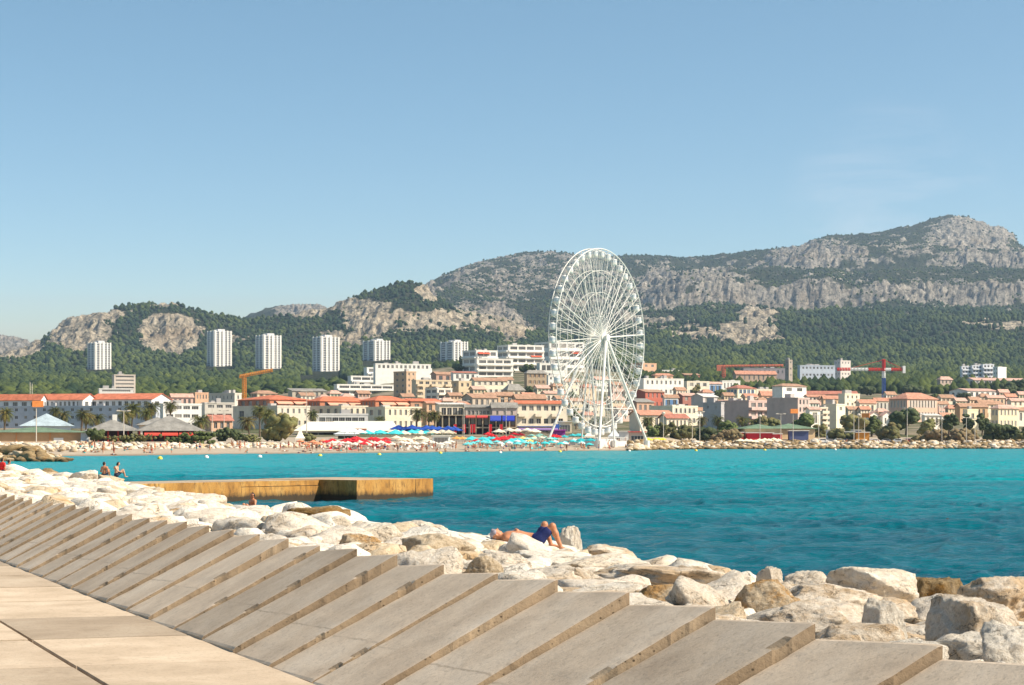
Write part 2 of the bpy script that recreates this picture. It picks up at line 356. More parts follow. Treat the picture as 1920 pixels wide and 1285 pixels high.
def clear(x, d):     # no crowns right in front of the towers
    k = np.ones(len(x), bool)
    for x0, xc, x1, yt, yb, D in TW: k &= ~((x > x0-6) & (x < x1+6) & (d > D*KD-300) & (d < D*KD+40))
    return k
kv = lambda x, d, r_, y: (r_ < .30)
wood('pine_wood', 'green pine wood below the white rock faces of the low hill', -400, 700, 560, 1750, 15000, 3.4, .95, lambda x, d, r_, y: (r_ < .28) & ~((x > 560) & (d < 2800)), 1)
wood('umbrella_pine_wood', 'bright umbrella pine canopy in front of the tower blocks', -300, 640, 430, 720, 1700, 4.0, .65, lambda x, d, r_, y: (d > 1610-(x < 330)*120), 2)
wood('hillside_wood', 'dark pine wood on the slope behind the white hillside apartments', 640, 1250, 720, 1750, 9000, 3.3, 1.0, lambda x, d, r_, y: (r_ < .28), 3)
wood('mountain_wood', 'dense blue green wood under the long cliffs of the mountain', 1180, 2300, 520, 2250, 36000, 3.2, 1.2, lambda x, d, r_, y: (r_ < .34), 4)
rs_ = np.random.default_rng(99)
wood('mountain_scrub', 'sparse dark scrub dotted over the upper mountain', 760, 2300, 1900, 3620, 30000, 2.6, .85, lambda x, d, r_, y: rs_.uniform(0, 1, len(x)) > r_*1.25-.15, 5)
wood('hilltop_scrub', 'scattered dark pines among the white rocks of the low hill', -300, 1050, 1300, 1780, 4200, 2.7, .95, lambda x, d, r_, y: rs_.uniform(0, 1, len(x)) > r_*1.3, 6)
# ================================================================= sea
def sea_grid(ds_, dx):
    a = np.arange(-.95, .95, dx); X, D_ = np.meshgrid(a, ds_); x = X*D_*1.0; return x, D_
dS = np.concatenate([np.arange(12, 60, .16), np.arange(60, 210, .30), np.arange(210, 440, .7), np.geomspace(441, 815, 260)])
u = np.linspace(-.36, .36, 700); U, DD = np.meshgrid(u, dS)
x = U*DD; fade = np.clip(1-(DD-250)/700, .45, 1); wx = x+1.5*vnoise(x*.11, DD*.09, None, 8)
h = .30*fbm(wx*.20, DD*.36, None, 2, 5)+.20*fbm(wx*.62, DD*.85, None, 2, 15, True)+.05*fbm(x*1.9, DD*2.3, None, 2, 25)
h = (h-.08)*(.75+.6*fbm(x*.022, DD*.03, None, 2, 77))*fade
nr_, nc_ = x.shape; ii = np.arange(nr_*nc_).reshape(nr_, nc_)
fs = np.stack([ii[:-1, :-1], ii[:-1, 1:], ii[1:, 1:], ii[1:, :-1]], -1).reshape(-1, 4)
m, n, l, p = nodes('sea_water'); G = N(n, 'NewGeometry')
mp = N(n, 'Mapping'); l.new(G.outputs['Position'], mp.inputs[0]); mp.inputs['Scale'].default_value = (.5, 1, 1)
sx = N(n, 'SeparateXYZ'); l.new(G.outputs['Position'], sx.inputs[0])
big = tex(n, l, .045, 4, .55, vec=mp.outputs[0], dist=.6)
# sea bed under the water: weed beds near this shore, pale sand out in the bay
dist = N(n, 'MapRange'); l.new(sx.outputs[1], dist.inputs[0]); dist.inputs[1].default_value = 40; dist.inputs[2].default_value = 290
ad = N(n, 'Math', operation='MULTIPLY_ADD'); l.new(big, ad.inputs[0]); ad.inputs[1].default_value = 1.15; ad.inputs[2].default_value = -.58
ad2 = N(n, 'Math', operation='ADD'); l.new(ad.outputs[0], ad2.inputs[0]); l.new(dist.outputs[0], ad2.inputs[1])
c = ramp(n, l, ad2.outputs[0], [(.0, (.0008, .068, .098)), (.25, (.0009, .130, .162)), (.5, (.001, .20, .235)), (.85, (.0015, .31, .335))])
l.new(c, p.inputs['Base Color'])
p.inputs['Roughness'].default_value = .12; p.inputs['Specular IOR Level'].default_value = .20; p.inputs['IOR'].default_value = 1.33
mp2 = N(n, 'Mapping'); l.new(G.outputs['Position'], mp2.inputs[0]); mp2.inputs['Scale'].default_value = (.55, 1.1, 1)
b1 = bump(n, l, tex(n, l, .9, 5, .6, vec=mp2.outputs[0], dist=.5), None, .55, .35)
bump(n, l, tex(n, l, 4.5, 4, .6, vec=mp2.outputs[0], dist=.4), p, .7, .10, b1)
df = N(n, 'BsdfDiffuse'); gl = N(n, 'BsdfGlossy'); gl.inputs['Roughness'].default_value = .12; fz = N(n, 'Fresnel'); fz.inputs['IOR'].default_value = 1.33
l.new(c, df.inputs['Color']); bb = [q for q in n if q.type == 'BUMP'][-1]
for q in (df, gl, fz): l.new(bb.outputs[0], q.inputs['Normal'])
fm_ = N(n, 'MapRange'); l.new(fz.outputs[0], fm_.inputs[0]); fm_.inputs[1].default_value = .10; fm_.inputs[2].default_value = .85; fm_.inputs[3].default_value = .01; fm_.inputs[4].default_value = .72   # short steep waves keep the mean reflectance of the far water low
mx = N(n, 'MixShader'); l.new(fm_.outputs[0], mx.inputs[0]); l.new(df.outputs[0], mx.inputs[1]); l.new(gl.outputs[0], mx.inputs[2]); l.new(mx.outputs[0], n['Material Output'].inputs[0]); n.remove(p)
me = mesh('sea', np.stack([x, DD, h], -1).reshape(-1, 3), fs, [m], smooth=True)
link('sea', me, kind='structure')
# ================================================================= promenade, sloping slabs, boulders, pier
e1 = Vector((1500, -F, 18)).normalized(); e1h = Vector((1500, -F, 0)).normalized(); e2 = Vector((F, 1500, 0)).normalized()
B0 = at(583, 1273, 15.41)            # foot of one joint between two slabs
SW, SL, SLOPE = 1.212, 1.31, R(28.3)
RUN = Matrix((( e1.x, e2.x, 0, B0.x), (e1.y, e2.y, 0, B0.y), (e1.z, 0, 1, B0.z), (0, 0, 0, 1)))
def run(s, t, z=0): return RUN @ Vector((s, t, z))      # s towards the near end, t out to sea, z up from the promenade
# concrete materials
def concrete(name, lo, mid, hi, pits, streak=0):
    m, n, l, p = nodes(name); G = N(n, 'NewGeometry'); oi = N(n, 'ObjectInfo'); cc = N(n, 'TexCoord')
    mp = N(n, 'Mapping'); l.new(cc.outputs['Object'], mp.inputs[0]); mp.inputs['Scale'].default_value = (1, .85, 1)
    of = N(n, 'VectorMath', operation='ADD'); l.new(mp.outputs[0], of.inputs[0])
    sc_ = N(n, 'VectorMath', operation='SCALE'); l.new(oi.outputs['Location'], sc_.inputs[0]); sc_.inputs['Scale'].default_value = 3.7; l.new(sc_.outputs[0], of.inputs[1])
    t1 = tex(n, l, 1.6, 7, .55, vec=of.outputs[0], dist=.4); t2 = tex(n, l, 34, 5, .7, vec=of.outputs[0]); t3 = tex(n, l, 9, 6, .7, vec=of.outputs[0])
    c = ramp(n, l, t1, [(.22, lo), (.5, mid), (.78, hi)])
    c = mixc(n, l, ramp(n, l, t3, [(.54, g(0)), (.76, g(.42))]), c, tuple(v*.62 for v in lo))
    c = mixc(n, l, ramp(n, l, t2, [(.33, g(.4)), (.46, g(0))]), c, tuple(v*.45 for v in lo))
    if name == 'cast_concrete':      # casting joint across each slab
        sy = N(n, 'SeparateXYZ'); l.new(cc.outputs['Object'], sy.inputs[0]); wj = N(n, 'Math', operation='MULTIPLY_ADD'); l.new(t3, wj.inputs[0]); wj.inputs[1].default_value = .05; l.new(sy.outputs[1], wj.inputs[2])
        jl = ramp(n, l, wj.outputs[0], [(.470, g(0)), (.478, g(.5)), (.484, g(.5)), (.492, g(0))]); gj = ramp(n, l, t1, [(.42, g(0)), (.55, g(1))])
        c = mixc(n, l, mixc(n, l, 1, jl, gj, 'MULTIPLY'), c, tuple(v*.5 for v in lo))
    hs = N(n, 'HueSaturation'); l.new(c, hs.inputs['Color']); mr = N(n, 'MapRange'); l.new(oi.outputs['Random'], mr.inputs[0]); mr.inputs[3].default_value = .84; mr.inputs[4].default_value = 1.1
    l.new(mr.outputs[0], hs.inputs['Value']); col = hs.outputs[0]
    if pits:
        vo = N(n, 'TexVoronoi', feature='F1'); vo.inputs['Scale'].default_value = 26; l.new(of.outputs[0], vo.inputs['Vector'])
        pit = ramp(n, l, vo.outputs['Distance'], [(.10, g(1)), (.24, g(0))])
        gate = ramp(n, l, t3, [(.42, g(0)), (.56, g(1))])
        pk = mixc(n, l, 1, pit, gate, 'MULTIPLY')
        col = mixc(n, l, pk, col, tuple(v*.25 for v in lo))
    l.new(col, p.inputs['Base Color']); p.inputs['Roughness'].default_value = .9; p.inputs['Specular IOR Level'].default_value = .2
    b = bump(n, l, t3, None, .25, .02); bump(n, l, t2, p, .6 if pits else .3, .008, b)
    return m
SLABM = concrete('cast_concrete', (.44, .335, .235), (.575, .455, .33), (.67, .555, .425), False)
SIDEM = concrete('darkened_aggregate', (.20, .148, .095), (.285, .212, .138), (.38, .295, .20), True)  # rough aggregate sides, colour darkened further so the sunlit steps still read dark
PAVE = concrete('paving_concrete', (.37, .285, .195), (.49, .385, .275), (.58, .475, .35), False)
def slab_mesh(seed):
    nx, ny = 30, 60; v = []; f = []; mi = []; rs = np.random.default_rng(seed)
    chips = [(1, rs.uniform(.05, .95), rs.uniform(.02, .045), rs.uniform(.015, .035)) for _ in range(rs.choice([0, 0, 1, 2]))]
    def P(i, j):
        a, b = i/nx, j/ny; x = a*(SW-.006)+.003; y = b*SL; z = y*tan(SLOPE)-(.034+.042*b)*(1-a)
        e = float(vnoise(np.array([y*9.+seed]), np.array([a*3.]), None, seed)[0])*.007
        for sd_, yb, w, dp in chips:
            k_ = max(0, 1-abs(b-yb)/w)**.5; z -= dp*k_*(1 if i == nx else .45 if i == nx-1 and w > .03 else 0); x -= dp*k_*.6 if i == nx else 0
        if i == 0: x += abs(e)
        if i == nx: x -= abs(e)*1.6; z -= .006
        if i == nx-1: z -= .0015
        if j == ny: y -= abs(e); z -= .006
        if j == 0: y += abs(e); z -= .004
        return (x, y, z+e*.25)
    for j in range(ny+1):
        for i in range(nx+1): v.append(P(i, j))
    k = lambda i, j: j*(nx+1)+i
    for j in range(ny):
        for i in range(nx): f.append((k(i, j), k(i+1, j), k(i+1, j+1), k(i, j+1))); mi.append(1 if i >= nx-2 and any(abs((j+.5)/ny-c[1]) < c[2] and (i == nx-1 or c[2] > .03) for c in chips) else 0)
    rim = [(k(i, 0), 0) for i in range(nx)]+[(k(nx, j), 1) for j in range(ny)]+[(k(i, ny), 0) for i in range(nx, 0, -1)]+[(k(0, j), 1) for j in range(ny, 0, -1)]
    b0 = len(v)
    for q, (a, _) in enumerate(rim):
        x, y, z = v[a]; r_ = float(vnoise(np.array([y*14.]), np.array([x*14.+seed]), None, seed+3)[0])*.007; v.append((x+r_*.6, y, z-.16+r_*.6))
    b1 = len(v)
    for q, (a, _) in enumerate(rim): x, y, z = v[a]; v.append((x, y, z-.42))
    L_ = len(rim)
    for q in range(L_):
        q2 = (q+1) % L_; mm_ = rim[q][1]
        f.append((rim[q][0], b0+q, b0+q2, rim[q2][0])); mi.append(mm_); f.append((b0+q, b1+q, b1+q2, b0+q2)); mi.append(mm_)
    me = mesh('sloped_slab', v, f, [SLABM, SIDEM], mi); return me
SM = [slab_mesh(s) for s in range(8)]
ORD = 'nearest second third fourth fifth sixth seventh eighth ninth tenth eleventh twelfth thirteenth fourteenth fifteenth sixteenth seventeenth eighteenth nineteenth twentieth'.split()
ORD += ['twenty-'+o for o in 'first second third fourth fifth sixth seventh eighth ninth'.split()]+['thirtieth']+['thirty-'+o for o in 'first second third fourth'.split()]
for i in range(34):
    k = 7-i; q = run(k*SW-SW, 0)
    rz = math.atan2(e1.y, e1.x)
    o = link('sloped_slab', SM[(i*5) % 8], None, q+Vector((0, 0, random.uniform(-.012, .012))), rz+random.uniform(-.006, .006))
    o.rotation_euler.x = random.uniform(-.006, .006)
    tag(o, 'sloping beige concrete slab on the seawall, %s from the near right end of the row' % ORD[i], 'concrete slab', 'sloping concrete slabs of the seawall')
# promenade: joints run straight across the walk, panels staggered
mb = MB(); rows_ = [-2.5]; 
def pz(s, t): return -.03
jj = np.arange(-101, 14, 2.424)-.12
for a, b in zip(jj[:-1], jj[1:]):
    # strips bounded by lines along world X; longitudinal joints parallel to the run
    w0 = 0; 
    offs = [0, -1.32, -3.6, -6.5, -11, -30]
    for t0, t1 in zip(offs[:-1], offs[1:]):
        sk = 0   # skew of the cross joints
        c = [(a+.026, t1+.012), (b-.026, t1+.012), (b-.026, t0-.006), (a+.026, t0-.006)]
        dz = random.uniform(-.006, .006)
        c = [(s, t+(.016 if t < -.5 and t == t1+.012 else 0)) for s, t in c]; top = [run(s, t, -.03+dz) for s, t in c]; n0 = len(mb.v)
        mb.v += [tuple(q) for q in top]+[tuple(q-Vector((0, 0, .05))) for q in top]
        mb.f += [(n0, n0+1, n0+2, n0+3)]+[(n0+i, n0+4+i, n0+4+(i+1) % 4, n0+(i+1) % 4) for i in range(4)]; mb.m += [0]*5
me = mb.mesh('promenade', PAVE)
a = me.attributes.new('panel', 'FLOAT', 'FACE'); a.data.foreach_set('value', np.repeat(np.random.default_rng(8).uniform(0, 1, len(me.polygons)//5), 5))
pn = PAVE.node_tree; hs = next(q for q in pn.nodes if q.type == 'HUE_SAT'); at_ = N(pn.nodes, 'Attribute', attribute_name='panel')
mr = next(q for q in pn.nodes if q.type == 'MAP_RANGE'); mr.inputs[3].default_value = .70; mr.inputs[4].default_value = 1.2; pn.links.new(at_.outputs['Fac'], mr.inputs[0])
link('promenade', me, kind='structure')
mb = MB(); mb.poly([run(s, t, -.073) for s, t in ((-120, -40), (18, -40), (18, .8), (-120, .8))])
mb.obj('promenade_bed', mat('joint_sand', (.13, .095, .06), .95, .4, 6, .4), kind='structure')
# ---- rubble slope under the boulders, from the slab crest down into the sea
CREST = SL; ZC = SL*tan(SLOPE)
def wid(s): return np.interp(-np.asarray(s, float), [-8, 0, 12, 28, 50, 80, 120, 200], [12.5, 12.6, 12.8, 12.6, 12.8, 15, 18, 19])
def bank(s, t):   # height over the sea
    t = np.asarray(t, float)-CREST; w = wid(s); q = np.clip(t/w, -1, 1.6)
    return np.interp(q, [-.3, 0, .3, .62, .82, 1, 1.6], [1.7, 1.76, 1.60, 1.26, .90, -.2, -2.4])
ss = np.arange(-215, 14, .4); tt = np.arange(CREST-.35, CREST+30, .4); SS, TT = np.meshgrid(ss, tt)
zz = bank(SS, TT)+.22*fbm(SS*1.1, TT*1.1, None, 4, 4)+.10*fbm(SS*4, TT*4, None, 3, 44)
zz = np.where(TT < CREST+.3, np.minimum(zz, 1.8), zz)
P_ = np.stack([B0.x+SS*e1h.x+TT*e2.x, B0.y+SS*e1h.y+TT*e2.y, zz], -1).reshape(-1, 3)
nr_, nc_ = SS.shape; ii = np.arange(nr_*nc_).reshape(nr_, nc_)
fs = np.stack([ii[:-1, :-1], ii[:-1, 1:], ii[1:, 1:], ii[1:, :-1]], -1).reshape(-1, 4)
def stone(name, lo, mid, hi, stain, amt, weed=True):
    m, n, l, p = nodes(name); G = N(n, 'NewGeometry'); oi = N(n, 'ObjectInfo'); cc = N(n, 'TexCoord')
    of = N(n, 'VectorMath', operation='ADD'); l.new(cc.outputs['Object'], of.inputs[0]); l.new(oi.outputs['Location'], of.inputs[1])
    v = of.outputs[0]
    t1 = tex(n, l, 1.3, 8, .65, vec=v, dist=.5); t2 = tex(n, l, 7, 7, .72, vec=v, dist=.3); t3 = tex(n, l, 30, 4, .7, vec=v); t4 = tex(n, l, .9, 4, .6, vec=v, dist=1.2)
    c = ramp(n, l, t2, [(.30, lo), (.47, mid), (.68, hi)])
    mr = N(n, 'MapRange'); l.new(oi.outputs['Random'], mr.inputs[0]); mr.inputs[3].default_value = -.12; mr.inputs[4].default_value = .12
    a_ = N(n, 'Math', operation='ADD'); l.new(t1, a_.inputs[0]); l.new(mr.outputs[0], a_.inputs[1])
    c = mixc(n, l, ramp(n, l, a_.outputs[0], [(.50, g(0)), (.66, g(amt))]), c, stain)
    c = mixc(n, l, ramp(n, l, t4, [(.60, g(0)), (.74, g(.40))]), c, (.36, .31, .26))      # grey lichen
    c = mixc(n, l, ramp(n, l, t3, [(.32, g(.6)), (.44, g(0))]), c, tuple(q*.5 for q in lo))  # pits
    if weed:
        sx = N(n, 'SeparateXYZ'); l.new(G.outputs['Position'], sx.inputs[0])
        ad = N(n, 'Math', operation='MULTIPLY_ADD'); l.new(t2, ad.inputs[0]); ad.inputs[1].default_value = -.5; l.new(sx.outputs[2], ad.inputs[2])
        c = mixc(n, l, ramp(n, l, ad.outputs[0], [(.0, g(.9)), (.12, g(.55)), (.3, g(0))]), c, (.085, .058, .022))  # wet weed at the waterline
    l.new(c, p.inputs['Base Color']); p.inputs['Roughness'].default_value = .88; p.inputs['Specular IOR Level'].default_value = .2
    vo = N(n, 'TexVoronoi', feature='DISTANCE_TO_EDGE'); vo.inputs['Scale'].default_value = 2.3; wv = N(n, 'VectorMath', operation='ADD'); l.new(v, wv.inputs[0]); nv = N(n, 'TexNoise'); nv.inputs['Scale'].default_value = 2.5; nv.inputs['Detail'].default_value = 5; l.new(v, nv.inputs['Vector']); l.new(nv.outputs[1], wv.inputs[1]); l.new(wv.outputs[0], vo.inputs['Vector'])
    ck = ramp(n, l, vo.outputs['Distance'], [(.0, g(0)), (.035, g(1))])
    gate = ramp(n, l, t1, [(.45, g(0)), (.6, g(1))]); ck = mixc(n, l, gate, g(1), ck)
    c = mixc(n, l, ck, tuple(q*.45 for q in lo), c); l.new(c, p.inputs['Base Color'])
    b = bump(n, l, ck, None, .7, .04); b = bump(n, l, t2, None, .85, .075, b); bump(n, l, t3, p, .7, .02, b)
    return m
ST = [stone('limestone', (.52, .43, .325), (.74, .64, .51), (.83, .76, .65), (.48, .29, .11), .6),
      stone('ochre_limestone', (.40, .30, .19), (.58, .46, .31), (.68, .58, .43), (.50, .26, .065), .85),
      stone('white_limestone', (.66, .57, .455), (.80, .73, .61), (.86, .81, .72), (.55, .38, .2), .35),
      stone('brown_limestone', (.17, .115, .055), (.28, .195, .095), (.40, .30, .17), (.24, .12, .02), .8)]
link('rubble_bank', mesh('rubble_bank', P_, fs, [ST[0]], smooth=True), kind='structure')
def boulder_mesh(seed, mt, sub=4, planes=15, pool={}):
    if sub not in pool:
        bm = bmesh.new(); bmesh.ops.create_icosphere(bm, subdivisions=sub, radius=1)
        pool[sub] = (np.array([q.co[:] for q in bm.verts]), np.array([[q.index for q in t.verts] for t in bm.faces])); bm.free()
    d, f = pool[sub]; r = np.random.default_rng(seed); o = seed*7.7
    def cut(p_, lo, hi, k):
        nn = r.normal(size=(p_, 3)); nn /= np.linalg.norm(nn, axis=1)[:, None]; of = r.uniform(lo, hi, p_)
        if p_ == planes: nn[0] = (r.uniform(-.2, .2), r.uniform(-.2, .2), .98); nn[0] /= np.linalg.norm(nn[0]); of[0] = r.uniform(.58, .78)
        return 1/((np.maximum((dd@nn.T)/of[None], 1e-3)**k).sum(1)**(1/k))
    dd = d+.07*np.stack([fbm(d[:, 0]*2.5+o, d[:, 1]*2.5, d[:, 2]*2.5, 3, seed+q) for q in (1, 2, 3)], -1)   # the fracture planes wander a little
    rad = np.minimum(np.minimum(cut(planes, .6, 1.0, 45), cut(14, .82, 1.12, 60)), 1.3)
    v = d*rad[:, None]
    dis = .045*fbm(v[:, 0]*2.2+o, v[:, 1]*2.2, v[:, 2]*2.2, 3, seed)+.085*(fbm(v[:, 0]*4.5+o, v[:, 1]*4.5, v[:, 2]*4.5, 4, seed+5, True)-.4)+.034*fbm(v[:, 0]*13+o, v[:, 1]*13, v[:, 2]*13, 3, seed+9)
    v = v*(1+dis)[:, None]
    return mesh('boulder', v, f, [mt], smooth=True)
BM_ = {}
def bmesh_for(i, s, sub):
    k = (i, s, sub)
    if k not in BM_: BM_[k] = boulder_mesh(100+i*3+s*50, ST[s], sub)
    return BM_[k]
placed = []
def boulder(loc, size, kind, seed, label=None, group=None, rz=None, sub=5, tilt=.25):
    o = link('boulder', bmesh_for(seed % 22, kind, sub), None, loc, None); r = random.Random(seed*13+5)
    o.scale = size; o.rotation_euler = (r.uniform(-tilt, tilt), r.uniform(-tilt, tilt), r.uniform(0, 6.28) if rz is None else rz)
    placed.append((loc[0], loc[1], max(size[0], size[1])))
    return tag(o, label, 'boulder', group)
# boulders one can pick out: (x0, y0, x1, y1, distance, stone, depth ratio, label)
HERO = [
 (1738,1112,1895,1216,5.6,0,.9,'large grey cream boulder standing behind the gap between the two nearest slabs'),
 (1822,1172,1990,1240,4.9,2,.8,'bright white boulder at the right edge just behind the nearest slab'),
 (1795,1086,1960,1135,8.6,0,.9,'broad cream boulder at the water edge in the right corner'),
 (1548,1064,1706,1112,10,2,.8,'long flat white rock at the waterline, brightest of the bank'),
 (1706,1082,1806,1112,10.2,3,.7,'low brown rock with a pale left knob beside the long white rock'),
 (1412,1063,1466,1102,10.4,0,.8,'small wedge rock between the large flat rock and the long white rock'),
 (1460,1074,1552,1104,10.2,0,.9,'rounded cream rock left of the long white rock'),
 (1118,1060,1412,1120,9,0,.75,'large flat grey topped rock behind the seawall crest'),
 (1378,1094,1490,1150,7.2,1,.8,'ochre rock with a dark hollow behind the seawall'),
 (1462,1098,1640,1142,7.8,0,.8,'low grey rock right of the ochre hollow rock'),
 (1440,1130,1660,1178,6.4,0,.8,'flat cream rock close behind the fourth slab'),
 (1618,1128,1700,1180,6.2,2,.8,'yellow white rock touching the large grey cream boulder'),
 (1186,1098,1330,1140,7.4,1,.7,'ochre ledge rock peeping over the slab crest'),
 (940,1036,1130,1080,11.5,2,.8,'big white rock in front of the sunbathing man'),
 (1030,1040,1200,1092,10.5,2,.8,'cream white rock below the feet of the sunbathing man'),
 (890,1040,1010,1092,9.6,0,.9,'pitted grey white rock below the head of the sunbathing man'),
 (1085,1024,1205,1072,13.2,0,.8,'rough cream rock at the waterline right of the sunbathing man'),
 (1042,986,1090,1050,15.0,2,.8,'upright yellow white rock behind the feet of the sunbathing man'),
 (750,1000,884,1046,10.8,1,.85,'square yellow block of stone with a flat top'),
 (866,1046,946,1072,8.4,1,.8,'small crumbly orange rock just behind the seawall'),
 (660,984,752,1042,12.4,2,.9,'pale rock left of the square yellow block'),
 (748,980,840,1012,15,0,.8,'grey brown rock behind the square yellow block'),
 (640,1000,706,1040,11.2,1,.9,'tan boulder with a shaded left side by the seawall'),
 (590,968,650,1010,15,2,.8,'white wedge of rock standing up by the water'),
 (496,990,560,1030,12.4,0,.9,'cream boulder halfway along the seawall crest'),
 (372,976,428,1010,15.2,1,.9,'rounded boulder with a brown left side leaning on the slabs'),
 (232,940,272,970,19,0,.9,'speckled boulder overhanging the slab crest'),
 (132,884,186,916,37,2,.8,'big white boulder left of the seated pair'),
 (176,892,232,916,38,1,.9,'flat tan boulder under the seated pair'),
 (166,902,216,926,30,1,.9,'orange tinted boulder below the big white boulder'),
 (540,950,660,985,18,3,.9,'dark wet brown rock at the water beyond the bank'),
 (290,925,350,962,24,2,.9,'pale boulder in front of the pier root'),
]
def sea_t(v):   # (s, t) of a world point
    d = Vector((v.x-B0.x, v.y-B0.y, 0)); return d.dot(e1h), d.dot(e2)
for i, (x0, y0, x1, y1, D, kind, dr, lab) in enumerate(HERO):
    D *= KD; w = (x1-x0)/F*D/2; hh = (y1-y0)/F*D; c = at((x0+x1)/2, y0, D)
    zt = c.z; s_, t_ = sea_t(c); zb_ = float(bank(s_, t_))-.25
    h2 = max((zt-zb_)/2, hh*.5); zc = zt-h2*.72
    boulder((c.x, D, zc), (w*1.12, w*1.12*dr, h2*.98), kind, i*5+3, lab, 'boulders picked out on the rock bank', rz=random.uniform(-.3, .3), tilt=.12)
rr = random.Random(21); cnt = 0
for q in ((-.1, 43.2, 1.5), (.9, 43.6, 1.2), (-.9, 43.4, 1.2)): placed.append(q)      # the sunbather's own rock goes here
GR = 'boulders of the rock bank behind the seawall'
LB = ['cream limestone boulder among its like on the rock bank', 'ochre stained limestone boulder among its like on the rock bank', 'white limestone boulder among its like on the rock bank', 'wet brown boulder among its like at the waterline']
def fill(s0, s1, target, rmin, rmax):
    pl = np.array(placed); tries = 0; got = 0; out = []
    while got < target and tries < target*40:
        tries += 1
        s = rr.uniform(s0, s1); w = float(wid(s)); t = CREST+.45+rr.uniform(0, 1)*(w-.2); r = rmin+(rmax-rmin)*rr.random()**1.4
        if t-CREST < r+.1: r = min(r, .5); t = CREST+r*1.05+.12
        x, y = B0.x+s*e1h.x+t*e2.x, B0.y+s*e1h.y+t*e2.y
        if y < 9 or ((pl[:, 0]-x)**2+(pl[:, 1]-y)**2 < (.52*(r+pl[:, 2]))**2).any(): continue
        pl = np.vstack([pl, (x, y, r)])
        q = (t-CREST)/w; kind = 3 if q > .9 and rr.random() < .7 else rr.choices([0, 1, 2], [.5, .2, .3])[0]
        hz_ = r*rr.uniform(.5, .8); z = float(bank(s, t))+hz_*rr.uniform(-.25, .2); z = min(z, 2.2-.07*(t-CREST)-hz_*.8)
        if t-CREST < 1.2: z = min(z, 2.2-hz_)
        out.append((r/y, (x, y, z), (r*rr.uniform(.9, 1.25), r*rr.uniform(.8, 1.1), hz_), kind, rr.randrange(9999))); got += 1
    for o in out: placed.append((o[1][0], o[1][1], o[2][0]))
    return out
ALL = fill(-22, 9, 620, .2, .55)+fill(-55, -22, 480, .28, .8)+fill(-110, -55, 420, .4, 1.1)+fill(-200, -110, 260, .6, 1.5)
ALL.sort(key=lambda q: -q[0]); NI = 298-len(HERO)
for q in ALL[:NI]: boulder(q[1], q[2], q[3], q[4], LB[q[3]], GR, sub=5 if q[0] > .022 else 4 if q[0] > .012 else 3, tilt=.35)
print('boulders', len(ALL))
RUB = [(q[1], q[2], q[3], q[4]) for q in ALL[NI:]]     # the farther small ones and the riprap across the bay become one mass
# ---- pier
pu = Vector((.62, .78, 0)).normalized(); pn_ = Vector((pu.y, -pu.x, 0)); PC = at(600, 900.5, 123.4); PC.z = 0     # PC: inner corner of wall and end block
pr = empty('pier', PC, math.atan2(pu.y, pu.x), label='weathered orange brown concrete pier running out from the rocks into the sea', cat='pier')
def pier_m(name, top):
    m, n, l, p = nodes(name); cc = N(n, 'TexCoord'); G = N(n, 'NewGeometry')
    mp = N(n, 'Mapping'); l.new(cc.outputs['Object'], mp.inputs[0]); mp.inputs['Scale'].default_value = (1, 1, .35)
    t1 = tex(n, l, .8, 8, .65, vec=mp.outputs[0]); t2 = tex(n, l, 5, 7, .7, vec=mp.outputs[0]); t3 = tex(n, l, 18, 4, .7, vec=cc.outputs['Object'])
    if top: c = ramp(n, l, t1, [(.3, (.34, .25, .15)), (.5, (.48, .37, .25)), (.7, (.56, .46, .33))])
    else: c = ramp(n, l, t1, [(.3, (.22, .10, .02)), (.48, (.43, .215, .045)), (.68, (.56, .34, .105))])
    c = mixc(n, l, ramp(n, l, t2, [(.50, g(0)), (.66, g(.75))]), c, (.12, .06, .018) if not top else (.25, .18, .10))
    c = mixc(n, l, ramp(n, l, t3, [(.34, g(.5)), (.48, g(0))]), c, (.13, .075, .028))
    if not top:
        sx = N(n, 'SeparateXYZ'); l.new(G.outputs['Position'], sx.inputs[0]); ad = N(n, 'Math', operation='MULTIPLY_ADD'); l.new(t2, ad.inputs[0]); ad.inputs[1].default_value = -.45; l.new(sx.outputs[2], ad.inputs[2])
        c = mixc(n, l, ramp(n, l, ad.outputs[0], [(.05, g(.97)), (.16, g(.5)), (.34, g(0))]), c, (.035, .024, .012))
    l.new(c, p.inputs['Base Color']); p.inputs['Roughness'].default_value = .9; bump(n, l, t2, None, .5, .05); b = bump(n, l, t3, p, .6, .03); return m
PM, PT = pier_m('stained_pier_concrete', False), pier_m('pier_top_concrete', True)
def pblock(name, xa, xb, ya, yb, z0, z1):
    mb = MB(); nx = max(2, int((xb-xa)/.25)); nz = 5
    def jit(x, z, k): return .03*float(fbm(np.array([x*2.+k*9]), np.array([z*3.]), None, 3, k)[0])
    fr = [[(xa+(xb-xa)*i/nx, ya+jit(xa+(xb-xa)*i/nx, z0+(z1-z0)*j/nz, 3), z0+(z1-z0)*j/nz+(jit(xa+(xb-xa)*i/nx, 1, 8)*.5 if j == nz else 0)) for i in range(nx+1)] for j in range(nz+1)]
    for j in range(nz):
        for i in range(nx): mb.quad(fr[j][i], fr[j][i+1], fr[j+1][i+1], fr[j+1][i], 0)
    for i in range(nx): a, b = fr[nz][i], fr[nz][i+1]; mb.quad(a, b, (b[0], yb, z1), (a[0], yb, z1), 1)
    mb.quad((xb, ya, z0), (xb, yb, z0), (xb, yb, z1), (xb, ya, z1), 0); mb.quad((xa, yb, z0), (xa, ya, z0), (xa, ya, z1), (xa, yb, z1), 0); mb.quad((xb, yb, z0), (xa, yb, z0), (xa, yb, z1), (xb, yb, z1), 0)
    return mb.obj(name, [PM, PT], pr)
PP = 2.62                                # the end block juts this far in front of the wall
